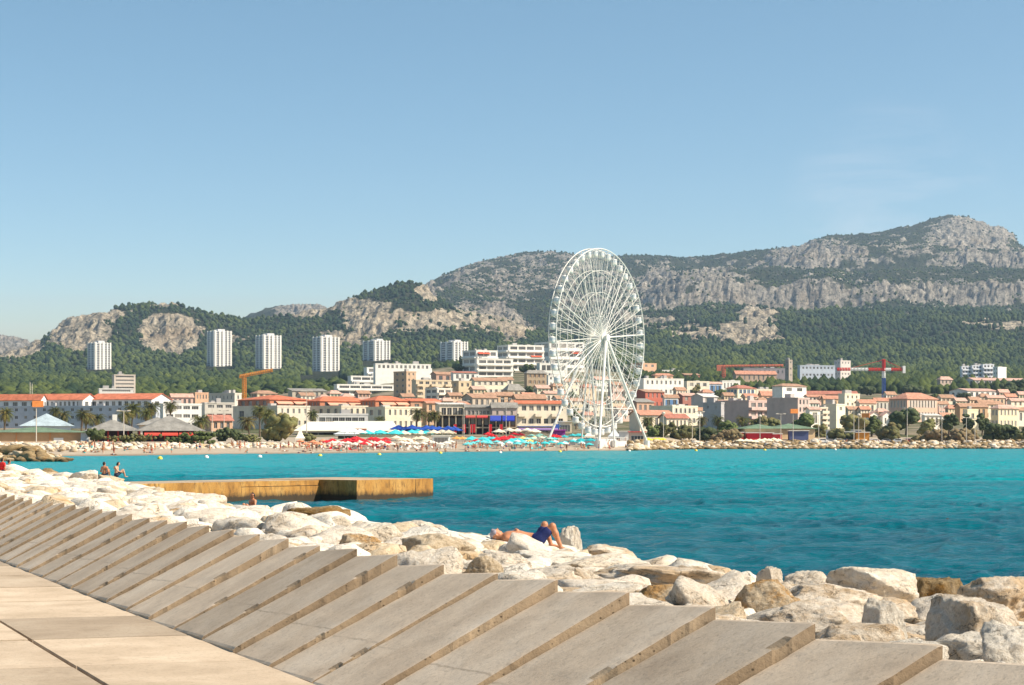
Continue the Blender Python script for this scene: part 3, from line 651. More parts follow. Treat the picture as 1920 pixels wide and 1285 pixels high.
def pxs(px, off=0):   # distance along the front at a picture column
    k = (px-CX)/F; o = PC+pn_*off; return (k*o.y-o.x)/(pu.x-k*pu.y)
xa = pxs(448); xe = pxs(812, PP)
pblock('root_block', -40, xa, -.16, 4.5, -2, 1.075)
pblock('middle_block', xa+.02, 0, 0, 4.5, -2, .78); pblock('parapet_course', xa+.02, 0, .07, 4.5, .81, 1.08)
pblock('end_block', .02, xe, -PP, 4.6, -2, 1.10)
mb = MB(); q = pxs(779, PP); mb.box(q, -PP-.006, -1.9, q+.04, -PP+.05, 1.08); mb.obj('joint', mat('dark_joint', (.05, .035, .02)), pr)
# ================================================================= riprap across the bay and the rest of the near rubble: uncountable, one mass
r = random.Random(5)
def band(x0, x1, n_, dd0, dd1, zl, zh, r0, r1, kinds):
    for _ in range(n_):
        px = r.uniform(x0, x1); q = r.random(); D = shore(px)+dd0+(dd1-dd0)*q; rad = r.uniform(r0, r1)
        RUB.append((((px-CX)/F*D, D, max(zl+(zh-zl)*q, 0)+r.uniform(-.2, .3)), (rad*r.uniform(.9, 1.5), rad, rad*r.uniform(.55, .85)), r.choice(kinds), r.randrange(999)))
band(1180, 2100, 1300, -3, 24, -.1, 2.3, .45, 1.25, [0, 1, 3, 3]); band(1240, 2100, 420, -6, 6, -.3, .5, .5, 1.25, [3, 3, 3, 1])
band(-150, 640, 900, 34, 56, 1.1, 2.0, .35, .8, [0, 0, 1, 2]); band(-150, 210, 200, 20, 44, .9, 2.2, .4, 1.0, [0, 0, 1])
for i in range(330):        # brown spit on the left
    px = r.uniform(-190, 128); q = r.random(); D = 330+q*40-(px+40)*.08; w = np.clip((135-px)/90, .08, 1)
    rad = r.uniform(.5, 1.25)*(.55+.45*w); RUB.append((((px-CX)/F*D, D, (2.1*w)*sin(pi*min(1, q*1.1))*r.uniform(.3, 1.)), (rad*1.3, rad, rad*.75), r.choice([3, 3, 3, 1]), r.randrange(999)))
V = [[], [], [], []]; FF = [[], [], [], []]; off = [0]*4
protos = {}
for loc, sz, kind, sd_ in RUB:
    k = (sd_ % 12, 3 if loc[1] < 430 else 2)
    if k not in protos:
        me = boulder_mesh(500+k[0], ST[0], k[1]); v = np.empty(len(me.vertices)*3, np.float32); me.vertices.foreach_get('co', v)
        f = np.empty(len(me.loops), np.int32); me.loops.foreach_get('vertex_index', f); protos[k] = (v.reshape(-1, 3), f.reshape(-1, 3)); bpy.data.meshes.remove(me)
    v, f = protos[k]; a = sd_*1.7; b = (sd_ % 7-3)*.1
    v = v*np.array(sz); v = np.stack([v[:, 0], v[:, 1]*cos(b)-v[:, 2]*sin(b), v[:, 1]*sin(b)+v[:, 2]*cos(b)], -1)
    v = np.stack([v[:, 0]*cos(a)-v[:, 1]*sin(a), v[:, 0]*sin(a)+v[:, 1]*cos(a), v[:, 2]], -1)+np.array(loc)
    V[kind].append(v); FF[kind].append(f+off[kind]); off[kind] += len(v)
vs, fs, mi, o_ = [], [], [], 0
for k in range(4):
    if V[k]:
        a = np.concatenate(V[k]); b = np.concatenate(FF[k]); vs.append(a); fs.append(b+o_); mi.append(np.full(len(b), k)); o_ += len(a)
me = mesh('rock_riprap', np.concatenate(vs), np.concatenate(fs), ST, np.concatenate(mi), smooth=True)
link('rock_riprap', me, label='heaped cream and brown riprap rocks along the far shore', cat='riprap', kind='stuff')
# ================================================================= buildings
WHITE=(228,224,214); CREAM=(232,214,182); BEIGE=(206,188,156); SAND=(214,192,150); PEACH=(226,170,126); PINK=(218,172,150); ORANGE=(206,118,74); BRICK=(178,104,84); MAUVE=(186,158,148); GREY=(176,172,168); YEL=(236,216,160); STONE=(176,152,122)
def tile(name, c):
    m, n, l, p = nodes(name); cc = N(n, 'TexCoord'); mp = N(n, 'Mapping'); l.new(cc.outputs['Object'], mp.inputs[0])
    t = tex(n, l, .5, 5, .7, vec=mp.outputs[0]); t2 = tex(n, l, 3.5, 3, .7, vec=mp.outputs[0])
    w = N(n, 'TexWave', wave_type='BANDS', bands_direction='DIAGONAL'); w.inputs['Scale'].default_value = 1.1; l.new(mp.outputs[0], w.inputs[0])
    a = ramp(n, l, t, [(.3, tuple(v*.62 for v in c)), (.5, c), (.72, tuple(min(1, v*1.3+.03) for v in c))])
    a = mixc(n, l, ramp(n, l, t2, [(.4, g(0)), (.7, g(.5))]), a, tuple(v*.55 for v in c)); l.new(a, p.inputs['Base Color'])
    p.inputs['Roughness'].default_value = .9; bump(n, l, w.outputs[0], p, .5, .15); return m
TILES = {'t': tile('terracotta_roof_tiles', srgb(208, 120, 84)), 'o': tile('orange_roof_tiles', srgb(198, 142, 116)), 'b': tile('faded_roof_tiles', srgb(176, 138, 112)), 'r': tile('red_roof_tiles', srgb(182, 118, 98)), 'g': tile('grey_roof_sheet', srgb(150, 146, 138)),
         'p': tile('pink_roof_tiles', srgb(208, 168, 150)), 'v': tile('green_roof_sheet', srgb(112, 136, 108)), 'w': tile('white_roof_sheet', srgb(216, 212, 204)), 'l': tile('blue_grey_roof_sheet', srgb(176, 192, 198))}
m, n, l, p = nodes('window_glass'); oi = N(n, 'ObjectInfo'); G = N(n, 'NewGeometry')
l.new(ramp(n, l, oi.outputs['Random'], [(0, (.02, .022, .026)), (.45, (.06, .064, .07)), (.8, (.15, .15, .145)), (1, (.32, .29, .25))]), p.inputs['Base Color']); p.inputs['Roughness'].default_value = .12; p.inputs['Specular IOR Level'].default_value = .6
GLASS = m
FRAME = mat('window_frame_white', (.62, .6, .56), .6, .08, 2)
SHC = {'b': pm((92, 128, 170)), 'g': pm((110, 128, 100)), 'w': pm((214, 208, 196)), 'r': pm((150, 80, 60)), 'n': pm((150, 120, 92)), 'y': pm((212, 168, 96))}
WCACHE = {}
def win_mesh(w, h, kind):
    w = round(w*5)/5; h = round(h*5)/5; k = (w, h, kind)
    if k in WCACHE: return WCACHE[k]
    mb = MB(); t = .07
    mb.box(-w/2, 0, 0, w/2, .03, h, 0)
    for x in (-w/2, w/2-t): mb.box(x, -.05, 0, x+t, 0, h, 1)
    for z in (0, h-t): mb.box(-w/2+t, -.05, z, w/2-t, 0, z+t, 1)
    nb = max(1, int(w/1.1))
    for i in range(1, nb+1 if w > 1.9 else 2):
        x = -w/2+w*i/(nb+1 if w > 1.9 else 2); mb.box(x-t/2, -.045, t, x+t/2, -.002, h-t, 1)
    mats = [GLASS, FRAME]
    if kind in SHC:
        mats.append(SHC[kind])
        for sg in (-1, 1):
            x = sg*(w*.75+.02); mb.box(x-w*.24, -.32, -.03, x+w*.24, -.27, h+.03, 2)
    WCACHE[k] = mb.mesh('window', mats); return WCACHE[k]
def facade(mb, o, u, nrm, W_, zb, zt, cols_, rows_, wf, hf, z0, rec=.28, top=.14):
    """front with window openings let into it; returns the openings as (centre, width, height)"""
    P = lambda a, z, d=0: (o[0]+u[0]*a-nrm[0]*d, o[1]+u[1]*a-nrm[1]*d, z)
    if not cols_ or not rows_: mb.quad(P(0, zb), P(W_, zb), P(W_, zt), P(0, zt)); return []
    m_ = min(1.2, W_*.06); cw = (W_-2*m_)/cols_; rh = (zt-z0)/rows_
    xs = [0]; zs = [zb, z0] if z0 > zb+.01 else [zb]
    for i in range(cols_): c = m_+cw*(i+.5); xs += [c-cw*wf/2, c+cw*wf/2]
    xs.append(W_)
    for j in range(rows_): b = z0+rh*j; zs += [b+rh*(1-hf-top), b+rh*(1-top)]
    zs.append(zt); out = []; k0 = 2 if z0 > zb+.01 else 1
    for i in range(len(xs)-1):
        for j in range(len(zs)-1):
            a, b, c, d = xs[i], xs[i+1], zs[j], zs[j+1]
            if i % 2 == 1 and j >= k0 and (j-k0) % 2 == 0:
                mb.quad(P(a, c), P(b, c), P(b, c, rec), P(a, c, rec)); mb.quad(P(a, d, rec), P(b, d, rec), P(b, d), P(a, d)); mb.quad(P(a, c, rec), P(a, d, rec), P(a, d), P(a, c)); mb.quad(P(b, c), P(b, d), P(b, d, rec), P(b, c, rec)); mb.quad(P(a, c, rec), P(b, c, rec), P(b, d, rec), P(a, d, rec))
                out.append((P((a+b)/2, c, rec-.04), b-a, d-c))
            else: mb.quad(P(a, c), P(b, c), P(b, d), P(a, d))
    return out
def roof_part(root, kind, tl, wR, wL, zt, pitch, ov=.5):
    mb = MB(); m_ = TILES[tl]; th_ = .18
    def slab(pts):
        n_ = len(pts); k = len(mb.v); mb.v += [tuple(p) for p in pts]+[(p[0], p[1], p[2]-th_) for p in pts]
        mb.f += [tuple(range(k, k+n_)), tuple(range(k+2*n_-1, k+n_-1, -1))]+[(k+i, k+n_+i, k+n_+(i+1) % n_, k+(i+1) % n_) for i in range(n_)]; mb.m += [0]*(n_+2)
    a, b, c, d = -ov, wR+ov, -ov, wL+ov; e = zt+.06
    if kind == 'hip':
        h = pitch; s_ = min(b-a, d-c)/2
        if b-a >= d-c: r1, r2 = (a+s_, (c+d)/2, e+h), (b-s_, (c+d)/2, e+h); F4 = [[(a, c, e), (b, c, e), r2, r1], [(b, c, e), (b, d, e), r2], [(b, d, e), (a, d, e), r1, r2], [(a, d, e), (a, c, e), r1]]
        else: r1, r2 = ((a+b)/2, c+s_, e+h), ((a+b)/2, d-s_, e+h); F4 = [[(a, c, e), (b, c, e), r1], [(b, c, e), (b, d, e), r2, r1], [(b, d, e), (a, d, e), r2], [(a, d, e), (a, c, e), r1, r2]]
        for q in F4: slab(q)
    elif kind == 'gx':   # ridge along the right-hand front
        y = (c+d)/2; slab([(a, c, e), (b, c, e), (b, y, e+pitch), (a, y, e+pitch)]); slab([(b, d, e), (a, d, e), (a, y, e+pitch), (b, y, e+pitch)])
    elif kind == 'gy':
        x = (a+b)/2; slab([(a, c, e), (x, c, e+pitch), (x, d, e+pitch), (a, d, e)]); slab([(x, c, e+pitch), (b, c, e), (b, d, e), (x, d, e+pitch)])
    elif kind == 'shed': slab([(a, c, e), (b, c, e), (b, d, e+pitch), (a, d, e+pitch)])
    return mb.obj('roof', m_, root)
def balcony_mesh(w, mw, d=1.3):
    k = ('bal', round(w, 1), mw.name, d)
    if k not in WCACHE:
        mb = MB(); mb.box(-w/2, -d, 0, w/2, 0, .2, 0); mb.box(-w/2, -d, .2, w/2, -d+.12, 1.05, 0); mb.box(-w/2, -d+.12, .2, -w/2+.12, 0, 1.05, 0); mb.box(w/2-.12, -d+.12, .2, w/2, 0, 1.05, 0); WCACHE[k] = mb.mesh('balcony', mw)
    return WCACHE[k]
def awning(root, x, y, z, w, d, drop, col, rz=0, name='awning'):
    mb = MB(); ns = max(2, int(w/1.2))
    for i in range(ns):
        a = -w/2+w*i/ns; b = a+w/ns; mb.quad((a, 0, 0), (b, 0, 0), (b, -d, -drop), (a, -d, -drop), 0); mb.quad((b, 0, -.05), (a, 0, -.05), (a, -d, -drop-.05), (b, -d, -drop-.05), 0); mb.quad((a, -d, -drop-.3), (b, -d, -drop-.3), (b, -d, -drop), (a, -d, -drop), 0)
    o = mb.obj(name, pm(col, var=.06), root, (x, y, z), rz); return o
NB = [0]
BLD = []
def building(label, x0, xc, x1, yt, yb, th, wall, roof=('flat',), R_=(0, 0), L_=(0, 0), wf=.5, hf=.5, sh='', base=None, dep=None, name='house', cat='house', bal=0, D=None, dD=0, aw=(), chim=0, balL=0, group=None, slits=0):
    D = (depth_for(xc, yb) if D is None else D*KD)+dD; th = R(th); s, c = sin(th), cos(th); k0, kc, k1 = ((x-CX)/F for x in (x0, xc, x1))
    X = kc*D; dep = (dep or 11)
    wR = (k1*D-X)/(c-k1*s) if x1 > xc else dep; wL = (X-k0*D)/(s+k0*c) if xc > x0 else dep
    zt = EYE-(yt-HY)/F*D; zv = EYE-(yb-HY)/F*D
    gs = [float(ground_z(np.array([CX+F*px_/py_]), np.array([py_]))[0]) for px_, py_ in ((X, D), (X+wR*c, D+wR*s), (X-wL*s, D+wL*c))]
    zb = min(min(gs)-1.2, zv)
    r = empty(name, (X, D, zb), th, label=label, cat=cat, group=group); BLD.append((X, D, max(wR, wL)))
    zt -= zb; z0 = max(zv-zb, 0)
    mean_ = sum(wall)/3; wall = tuple(int(v+(mean_+6-v)*.28) for v in wall); wm = pm(wall); mb = MB()
    wR_ = facade(mb, (0, 0), (1, 0), (0, -1), wR, 0, zt, R_[0], R_[1], wf, hf, z0)
    wL_ = facade(mb, (0, wL), (0, -1), (-1, 0), wL, 0, zt, L_[0], L_[1], wf, hf, z0)
    mb.quad((wR, 0, 0), (wR, wL, 0), (wR, wL, zt), (wR, 0, zt)); mb.quad((wR, wL, 0), (0, wL, 0), (0, wL, zt), (wR, wL, zt)); mb.quad((0, 0, zt), (wR, 0, zt), (wR, wL, zt), (0, wL, zt))
    kind = roof[0]; pitch = (roof[2] if len(roof) > 2 else 3)*D/F
    if kind in ('gx', 'gy', 'shed'):
        if kind == 'gy': mb.poly([(0, 0, zt), (wR, 0, zt), (wR/2, 0, zt+pitch*.97)]); mb.poly([(wR, wL, zt), (0, wL, zt), (wR/2, wL, zt+pitch*.97)])
        elif kind == 'gx': mb.poly([(0, wL, zt), (0, 0, zt), (0, wL/2, zt+pitch*.97)]); mb.poly([(wR, 0, zt), (wR, wL, zt), (wR, wL/2, zt+pitch*.97)])
    if kind == 'flat':
        q = .5; mb.box(-.12, -.12, zt-.05, wR+.12, .25, zt+q); mb.box(-.12, wL-.25, zt-.05, wR+.12, wL+.12, zt+q); mb.box(-.12, .25, zt-.05, .25, wL-.25, zt+q); mb.box(wR-.25, .25, zt-.05, wR+.12, wL-.25, zt+q)
    w_o = mb.obj('wall', wm, r)
    if kind == 'flat' and len(roof) > 1:
        m2 = MB(); rr_ = random.Random(NB[0]+3)
        for _ in range(roof[1]):
            a = rr_.uniform(.1, .7)*wR; b = rr_.uniform(.2, .6)*wL; m2.box(a, b, zt, a+rr_.uniform(1, min(4, wR*.3)), b+rr_.uniform(1, 3), zt+rr_.uniform(.9, 2.4))
        if m2.v: m2.obj('roof_plant', pm(GREY), r)
    elif kind != 'flat': ro = roof_part(r, kind, roof[1], wR, wL, zt, pitch)
    for lst, rz in ((wR_, 0), (wL_, -pi/2)):
        for (c_, w_, h_) in lst[:95]: link('window', win_mesh(w_, h_, sh), r, c_, rz)
    if base:
        m2 = MB(); m2.box(-.15, -.15, 0, wR, 0-.002, z0+base[1]*(zt-z0)); m2.box(-.15, 0, 0, -.002, wL, z0+base[1]*(zt-z0)); m2.obj('plinth', pm(base[0]), r)
    if bal and R_[1]:
        rh = (zt-z0)/R_[1]
        for j in range(R_[1]):
            if bal == 2: link('balcony', balcony_mesh(wR-.3, wm), r, (wR/2, -.004, z0+rh*j))
            else:
                for i in range(0, R_[0], 2): cw = wR/R_[0]; link('balcony', balcony_mesh(min(cw*.9, 4), wm), r, (cw*(i+.5), -.004, z0+rh*j))
    if balL and L_[1]:
        rh = (zt-z0)/L_[1]
        for j in range(L_[1]): link('balcony', balcony_mesh(wL-.3, wm), r, (-.004, wL/2, z0+rh*j), -pi/2)
    for face, u0, u1, zf, col in aw:
        w_ = (u1-u0)*(wR if face == 'R' else wL); z = z0+zf*(zt-z0)
        if face == 'R': awning(r, (u0+u1)/2*wR, -.02, z, w_, 1.8, .8, col)
        else: awning(r, -.02, wL*(1-(u0+u1)/2), z, w_, 1.8, .8, col, -pi/2)
    for i in range(chim):
        m2 = MB(); a, b = wR*(.25+.45*i), wL*(.35+.2*i); zz_ = zt+(pitch*.4 if kind != 'flat' else 0); m2.box(a, b, zt-.3, a+.9, b+.7, zz_+1.7); m2.box(a-.1, b-.1, zz_+1.7, a+1, b+.8, zz_+1.9); m2.obj('chimney', pm(PEACH), r)
    NB[0] += 1
    return r, wR, wL, zt, z0
AP = dict(name='apartment_block', cat='apartment block')
# ---- left waterfront
W3 = 'white orange roofed terrace house over a grey base, '
for q, (x0, xc, x1, yt, end) in enumerate(((-70, 76, 88, 751, 'cut by the left picture edge'), (72, 155, 182, 750, 'middle of its row of three'), (166, 284, 321, 749, 'glazed gable end at right'))):
    building(W3+end, x0, xc, x1, yt, 772, 72, (226, 226, 224), ('gy', 't', 12), (2, 1), (9 if q else 8, 1), .55, .55, D=292, group='three white houses in a terrace', **AP)
building('long blue grey lower block under the three white terraced houses', -70, 292, 300, 763, 806, 76, (176, 184, 196), ('flat', 4), (0, 0), (20, 3), .32, .42, D=278, **AP)
building('white annexe with strip windows right of the white terraced houses', 300, 306, 378, 759, 806, 30, WHITE, ('flat', 2), (4, 3), (0, 0), .8, .42, D=272, **AP)
building('beige office tower with dark window bands rising over the white terrace', 210, 214, 254, 704, 745, 22, (214, 196, 176), ('flat', 4), (1, 6), (0, 0), .96, .42, name='office_tower', cat='office tower', D=420)
building('low pale wing left of the beige office tower', 184, 186, 250, 730, 748, 20, (220, 214, 204), ('flat', 3), (1, 2), (0, 0), .94, .35, name='office_wing', cat='office block', D=400)
building('mauve roofed house tucked behind the white annexe', 318, 322, 362, 745, 770, 30, PINK, ('gx', 'p', 7), (4, 1), D=330)
building('small peach block with dark windows beside the mauve roof', 358, 366, 391, 738, 770, 35, PEACH, ('flat', 1), (4, 2), (1, 2), .45, .5, D=335, **AP)
building('grey beige flat block with two stacked dark windows', 392, 440, 453, 739, 775, 60, (208, 196, 178), ('flat', 5), (1, 2), (6, 2), .3, .4, D=325, **AP)
building('long low pale block stepping down behind the palms', 378, 384, 440, 757, 790, 25, (214, 204, 184), ('flat', 3), (3, 2), (0, 0), .7, .35, D=290, **AP)
building('small orange roofed villa beneath the long low pale block', 384, 396, 436, 789, 812, 30, PEACH, ('gx', 'r', 11), (3, 1), D=262)
building('very low beige house with pergola left of the orange crane', 540, 548, 612, 733, 752, 30, (190, 176, 150), ('shed', 'g', 5), (6, 1), D=400)
# ---- terracotta row
T_ = 'terracotta apartment house with awnings and a cream lower storey, '
for q, (x0, xc, x1, yt, end) in enumerate(((446, 506, 578, 749, 'leftmost of three'), (576, 600, 688, 752, 'middle one of three'), (676, 704, 766, 751, 'rightmost of three'))):
    r, wR, wL, zt, z0 = building(T_+end, x0, xc, x1, yt, 766, 38, ORANGE, ('hip', 't', 9), (5, 1), (4, 1), .5, .5, D=282, aw=(('R', .15, .55, .8, (226, 168, 140)), ('R', .6, .95, .8, (226, 168, 140))), group='terracotta apartment row', **AP)
building('cream lower block with one dark window under the leftmost terracotta house', 437, 520, 581, 763, 808, 42, (218, 204, 178), ('flat', 1), (5, 2), (3, 1), .36, .4, D=272, **AP)
building('cream lower block between marquee roof and middle terracotta house', 578, 640, 690, 763, 808, 38, (222, 202, 170), ('flat', 1), (4, 2), (4, 2), .4, .45, D=273, **AP)
building('cream corner hotel with three columns of brown windows', 686, 722, 790, 765, 808, 30, (238, 220, 184), ('flat', 1), (6, 2), (2, 2), .42, .5, sh='', D=268, name='hotel', cat='hotel')
building('long brown tiled wing behind the cream corner hotel', 760, 770, 826, 752, 790, 34, (198, 138, 100), ('shed', 't', 5), (3, 1), (0, 0), D=285)
building('ochre house end right of the palm pair', 792, 800, 826, 756, 800, 38, (206, 158, 116), ('gx', 'o', 4), (2, 2), D=276)
building('dark glass restaurant box on the terrace above the marquee', 586, 592, 690, 778, 812, 18, (210, 206, 200), ('flat', 2), (7, 1), (0, 0), .9, .6, D=262, name='restaurant', cat='restaurant')
# ---- centre hill
building('white apartment terraces with strip balconies, lowest tier on the hill left flank', 626, 632, 740, 722, 752, 32, WHITE, ('flat', 3), (5, 3), (0, 0), .9, .45, bal=2, **AP)
building('white apartment terraces behind the lowest tier, upper tier on the hill left flank', 652, 658, 748, 706, 728, 32, WHITE, ('flat', 3), (5, 2), (0, 0), .9, .45, bal=2, **AP)
building('long white apartment bar with a pergola roof, topmost left on the hill', 682, 688, 810, 690, 714, 28, (236, 234, 228), ('flat', 6), (10, 2), (0, 0), .85, .5, bal=2, **AP)
building('white slab penthouse set back on the long white apartment bar', 700, 704, 808, 683, 693, 28, WHITE, ('flat', 5), (12, 1), (0, 0), .55, .6, D=474, **AP)
building('tan stair tower block among the white hillside terraces', 738, 762, 780, 698, 752, 40, (208, 168, 128), ('flat', 1), (2, 5), (2, 5), .35, .4, **AP)
building('beige apartment house with stepped balconies right of the tan stair tower', 772, 780, 846, 714, 756, 28, (222, 196, 156), ('flat', 2), (5, 4), (0, 0), .6, .5, bal=1, **AP)
building('small white balcony block in front of the beige stepped apartments', 797, 820, 848, 730, 762, 38, (236, 224, 204), ('flat', 1), (2, 3), (2, 3), .8, .5, bal=2, **AP)
building('low white house with red flat roof edge under the right tower block', 845, 850, 894, 699, 720, 25, WHITE, ('shed', 'r', 3), (4, 1), (0, 0), .5, .4)
building('beige gabled house right below the red edged white house', 846, 860, 884, 716, 750, 42, (206, 180, 138), ('flat', 1), (2, 2), (1, 2), .4, .4)
building('pinkish tiled house cluster end behind the beige stepped apartments', 808, 818, 848, 702, 722, 40, (200, 150, 124), ('gx', 'b', 5), (2, 1))
building('long cream house with brown tiled roof and blue skylight', 882, 890, 950, 714, 742, 28, (238, 222, 184), ('gx', 'b', 6), (5, 2), (0, 0), .4, .45, sh='w')
building('cream house with brown roof at the end of the long cream house', 930, 936, 962, 712, 736, 30, CREAM, ('gx', 'b', 5), (3, 2), sh='w')
building('grey roofed cottage low between cream hill houses', 943, 952, 984, 732, 750, 34, (206, 186, 152), ('hip', 'g', 12), (3, 1))
building('tall dark stone house with hipped grey roof on the hill', 983, 988, 1025, 700, 735, 28, (172, 148, 116), ('hip', 'g', 6), (4, 3), (0, 0), .35, .5, sh='n')
building('white flat house right of the tall dark stone house', 1023, 1028, 1052, 706, 736, 28, WHITE, ('flat', 1), (3, 3), (0, 0), .5, .45)
building('peach house with round gable in the middle of the lower hill', 926, 934, 964, 742, 762, 30, (226, 176, 128), ('gx', 'b', 7), (2, 1))
building('grey arched house with dark window left on the lower hill', 866, 886, 932, 746, 768, 38, (196, 176, 150), ('gx', 'b', 8), (4, 1), (2, 1))
building('brown roofed row house right of the round gable house', 960, 968, 1024, 748, 766, 26, (200, 164, 126), ('gx', 'b', 9), (6, 1))
building('cream house with pinkish roof just left of the wheel foot', 1015, 1022, 1062, 738, 766, 30, CREAM, ('gx', 'p', 5), (4, 1), sh='w')
W4 = 'white hill apartments with deep balconies, '
r5 = building(W4+'left block with one red awning', 867, 893, 933, 658, 700, 34, WHITE, ('flat', 3), (3, 3), (2, 3), .85, .5, bal=2, balL=1, aw=(('R', .05, .6, .93, (204, 92, 62)),), group='white modern hill apartments', **AP)
building(W4+'low front block without awning', 890, 894, 962, 674, 708, 22, (238, 232, 218), ('flat', 2), (4, 3), (0, 0), .85, .5, bal=2, group='white modern hill apartments', **AP)
building(W4+'tall right block with red awning near its right end', 932, 953, 1020, 648, 696, 26, (238, 232, 220), ('flat', 3), (4, 4), (2, 4), .85, .5, bal=2, balL=1, aw=(('R', .62, .93, .62, (208, 96, 66)),), group='white modern hill apartments', **AP)
building(W4+'block seen through the left spokes of the wheel', 1002, 1030, 1096, 642, 690, 26, (238, 232, 222), ('flat', 3), (4, 3), (2, 3), .85, .5, bal=2, aw=(('R', .62, .95, .62, (204, 90, 60)),), group='white modern hill apartments', **AP)
building('long white terrace house below the white modern hill apartments', 1006, 1012, 1064, 682, 702, 24, WHITE, ('flat', 2), (5, 1), (0, 0), .8, .5, **AP)
# ---- centre waterfront restaurants
building('cream pergola restaurant storey above the dark veranda', 818, 824, 872, 758, 806, 16, CREAM, ('shed', 'w', 3), (4, 1), (0, 0), .8, .35, D=252, name='restaurant', cat='restaurant')
building('grey fronted restaurant with a glazed strip, second from the dark veranda left end', 871, 873, 922, 764, 806, 14, (190, 174, 158), ('gx', 'g', 5), (6, 1), (0, 0), .8, .35, D=252, name='restaurant', cat='restaurant')
building('pink grey blank fronted restaurant with a grey gable roof', 920, 923, 969, 765, 806, 14, (198, 172, 158), ('gx', 'g', 10), (3, 1), (0, 0), .3, .3, D=252, name='restaurant', cat='restaurant')
building('long cream building with orange roof strip left of the wheel', 966, 970, 1064, 757, 806, 14, (240, 222, 190), ('shed', 't', 6), (6, 2), (0, 0), .6, .4, bal=1, D=256, name='restaurant', cat='restaurant')
# ---- behind and right of the wheel
building('peach block with red roof seen beside the right rim of the wheel', 1182, 1204, 1231, 682, 716, 40, PEACH, ('flat', 1), (2, 3), (2, 3), .4, .4, **AP)
building('white house with rounded orange arch on its roof', 1222, 1228, 1262, 704, 728, 28, PEACH, ('hip', 'o', 4), (3, 1))
building('long white block with two rows of small windows right of the wheel', 1196, 1207, 1282, 711, 745, 26, (240, 234, 220), ('flat', 3), (8, 2), (0, 0), .4, .42, **AP)
building('white pergola penthouse behind the long white block', 1236, 1240, 1274, 695, 712, 24, WHITE, ('flat', 2), (5, 1), (0, 0), .7, .6, **AP)
building('small house with red upper storey and brown roof right of the long white block', 1279, 1284, 1312, 703, 728, 30, (198, 112, 84), ('shed', 'b', 3), (2, 1))
building('pale yellow house beneath the red upper storey', 1280, 1288, 1330, 716, 742, 30, CREAM, ('flat', 1), (3, 2), sh='w')
building('bright red house with tall cream windows beside the wheel', 1184, 1210, 1246, 735, 768, 40, (206, 96, 70), ('gx', 'b', 5), (4, 2), (0, 0), .3, .5)
building('white cottage with blue shutters and a tiled roof', 1242, 1246, 1272, 746, 772, 28, WHITE, ('gx', 'b', 6), (2, 1), sh='b')
building('brick brown house right of the blue shuttered cottage', 1268, 1280, 1306, 742, 770, 36, BRICK, ('gx', 'p', 5), (2, 2))
building('black roofed shed climbing down from the bright red house', 1180, 1194, 1226, 754, 790, 42, (196, 150, 120), ('shed', 'g', 7), (3, 1))
building('orange roofed restaurant behind the right leg of the wheel', 1180, 1200, 1262, 778, 812, 36, CREAM, ('gx', 'o', 9), (5, 1))
building('cream corner house with a grey shaded side and a roof parapet', 1218, 1261, 1308, 763, 800, 42, (244, 232, 196), ('flat', 2), (5, 2), (0, 0), .4, .5, sh='w')
building('cream villa with tall arched windows between the palms', 1236, 1250, 1290, 784, 816, 34, CREAM, ('gx', 'r', 8), (5, 1))
building('grey gabled house with white dormer right of the pale yellow house', 1296, 1318, 1345, 744, 780, 44, (196, 186, 178), ('gx', 'w', 6), (2, 2))
building('blue and white small block left of the cream blue shuttered house', 1324, 1330, 1354, 720, 742, 28, (196, 204, 216), ('gx', 'p', 4), (3, 1), sh='b')
building('long white low block on the hill crest line', 1350, 1354, 1388, 715, 738, 24, WHITE, ('flat', 1), (5, 1), (0, 0), .4, .45)
building('cream house with bright blue shutters and a red brown roof', 1362, 1383, 1417, 728, 764, 42, (242, 224, 176), ('hip', 'r', 6), (4, 2), (3, 2), .36, .42, sh='b')
building('large mauve walled apartment house with lit balconies on its right end', 1326, 1404, 1446, 753, 802, 50, (206, 172, 158), ('flat', 3), (3, 3), (0, 0), .7, .5, bal=2, **AP)
building('grey flank wall block attached left of the large mauve apartment house', 1318, 1352, 1358, 757, 806, 55, (178, 172, 172), ('flat', 1), (0, 0), (2, 2), .2, .25, **AP)
building('orange roofed house behind the large mauve apartment house', 1422, 1428, 1452, 742, 762, 32, PEACH, ('gx', 'o', 9), (2, 1))
building('small cream houses with many roof edges behind the orange roofed house', 1412, 1418, 1452, 731, 754, 32, CREAM, ('flat', 4), (4, 2), (0, 0), .4, .4)
building('large white cube house with a tiled attic on top', 1448, 1467, 1512, 724, 768, 40, (246, 238, 222), ('hip', 'b', 5), (2, 2), (0, 0), .5, .3, **AP)
building('wide mauve blank walled block with a striped lit end', 1438, 1496, 1518, 748, 804, 52, (204, 174, 160), ('flat', 2), (3, 4), (0, 0), .5, .6, **AP)
building('white house with shallow tiled roof right of the striped block end', 1510, 1518, 1538, 768, 808, 30, (246, 236, 214), ('gx', 'p', 5), (1, 1))
building('cream balcony block right of the white shallow roofed house', 1534, 1538, 1552, 766, 806, 30, CREAM, ('flat', 1), (1, 4), (0, 0), .7, .5, bal=2, **AP)
building('red roofed terrace, long one along the wood edge', 1498, 1504, 1608, 739, 762, 14, (226, 176, 140), ('gx', 'r', 6), (14, 1), (0, 0), .4, .5)
building('cream terrace house right of the large white cube house', 1508, 1514, 1548, 744, 770, 30, (238, 220, 190), ('gx', 'o', 4), (4, 2), sh='w')
building('peach yellow row house left of the lemon house', 1540, 1544, 1578, 748, 776, 28, (232, 186, 132), ('gx', 'o', 6), (5, 1))
building('lemon yellow tall house with stepped parapet', 1572, 1584, 1612, 740, 780, 38, (240, 226, 188), ('flat', 3), (3, 3), (0, 0), .35, .4)
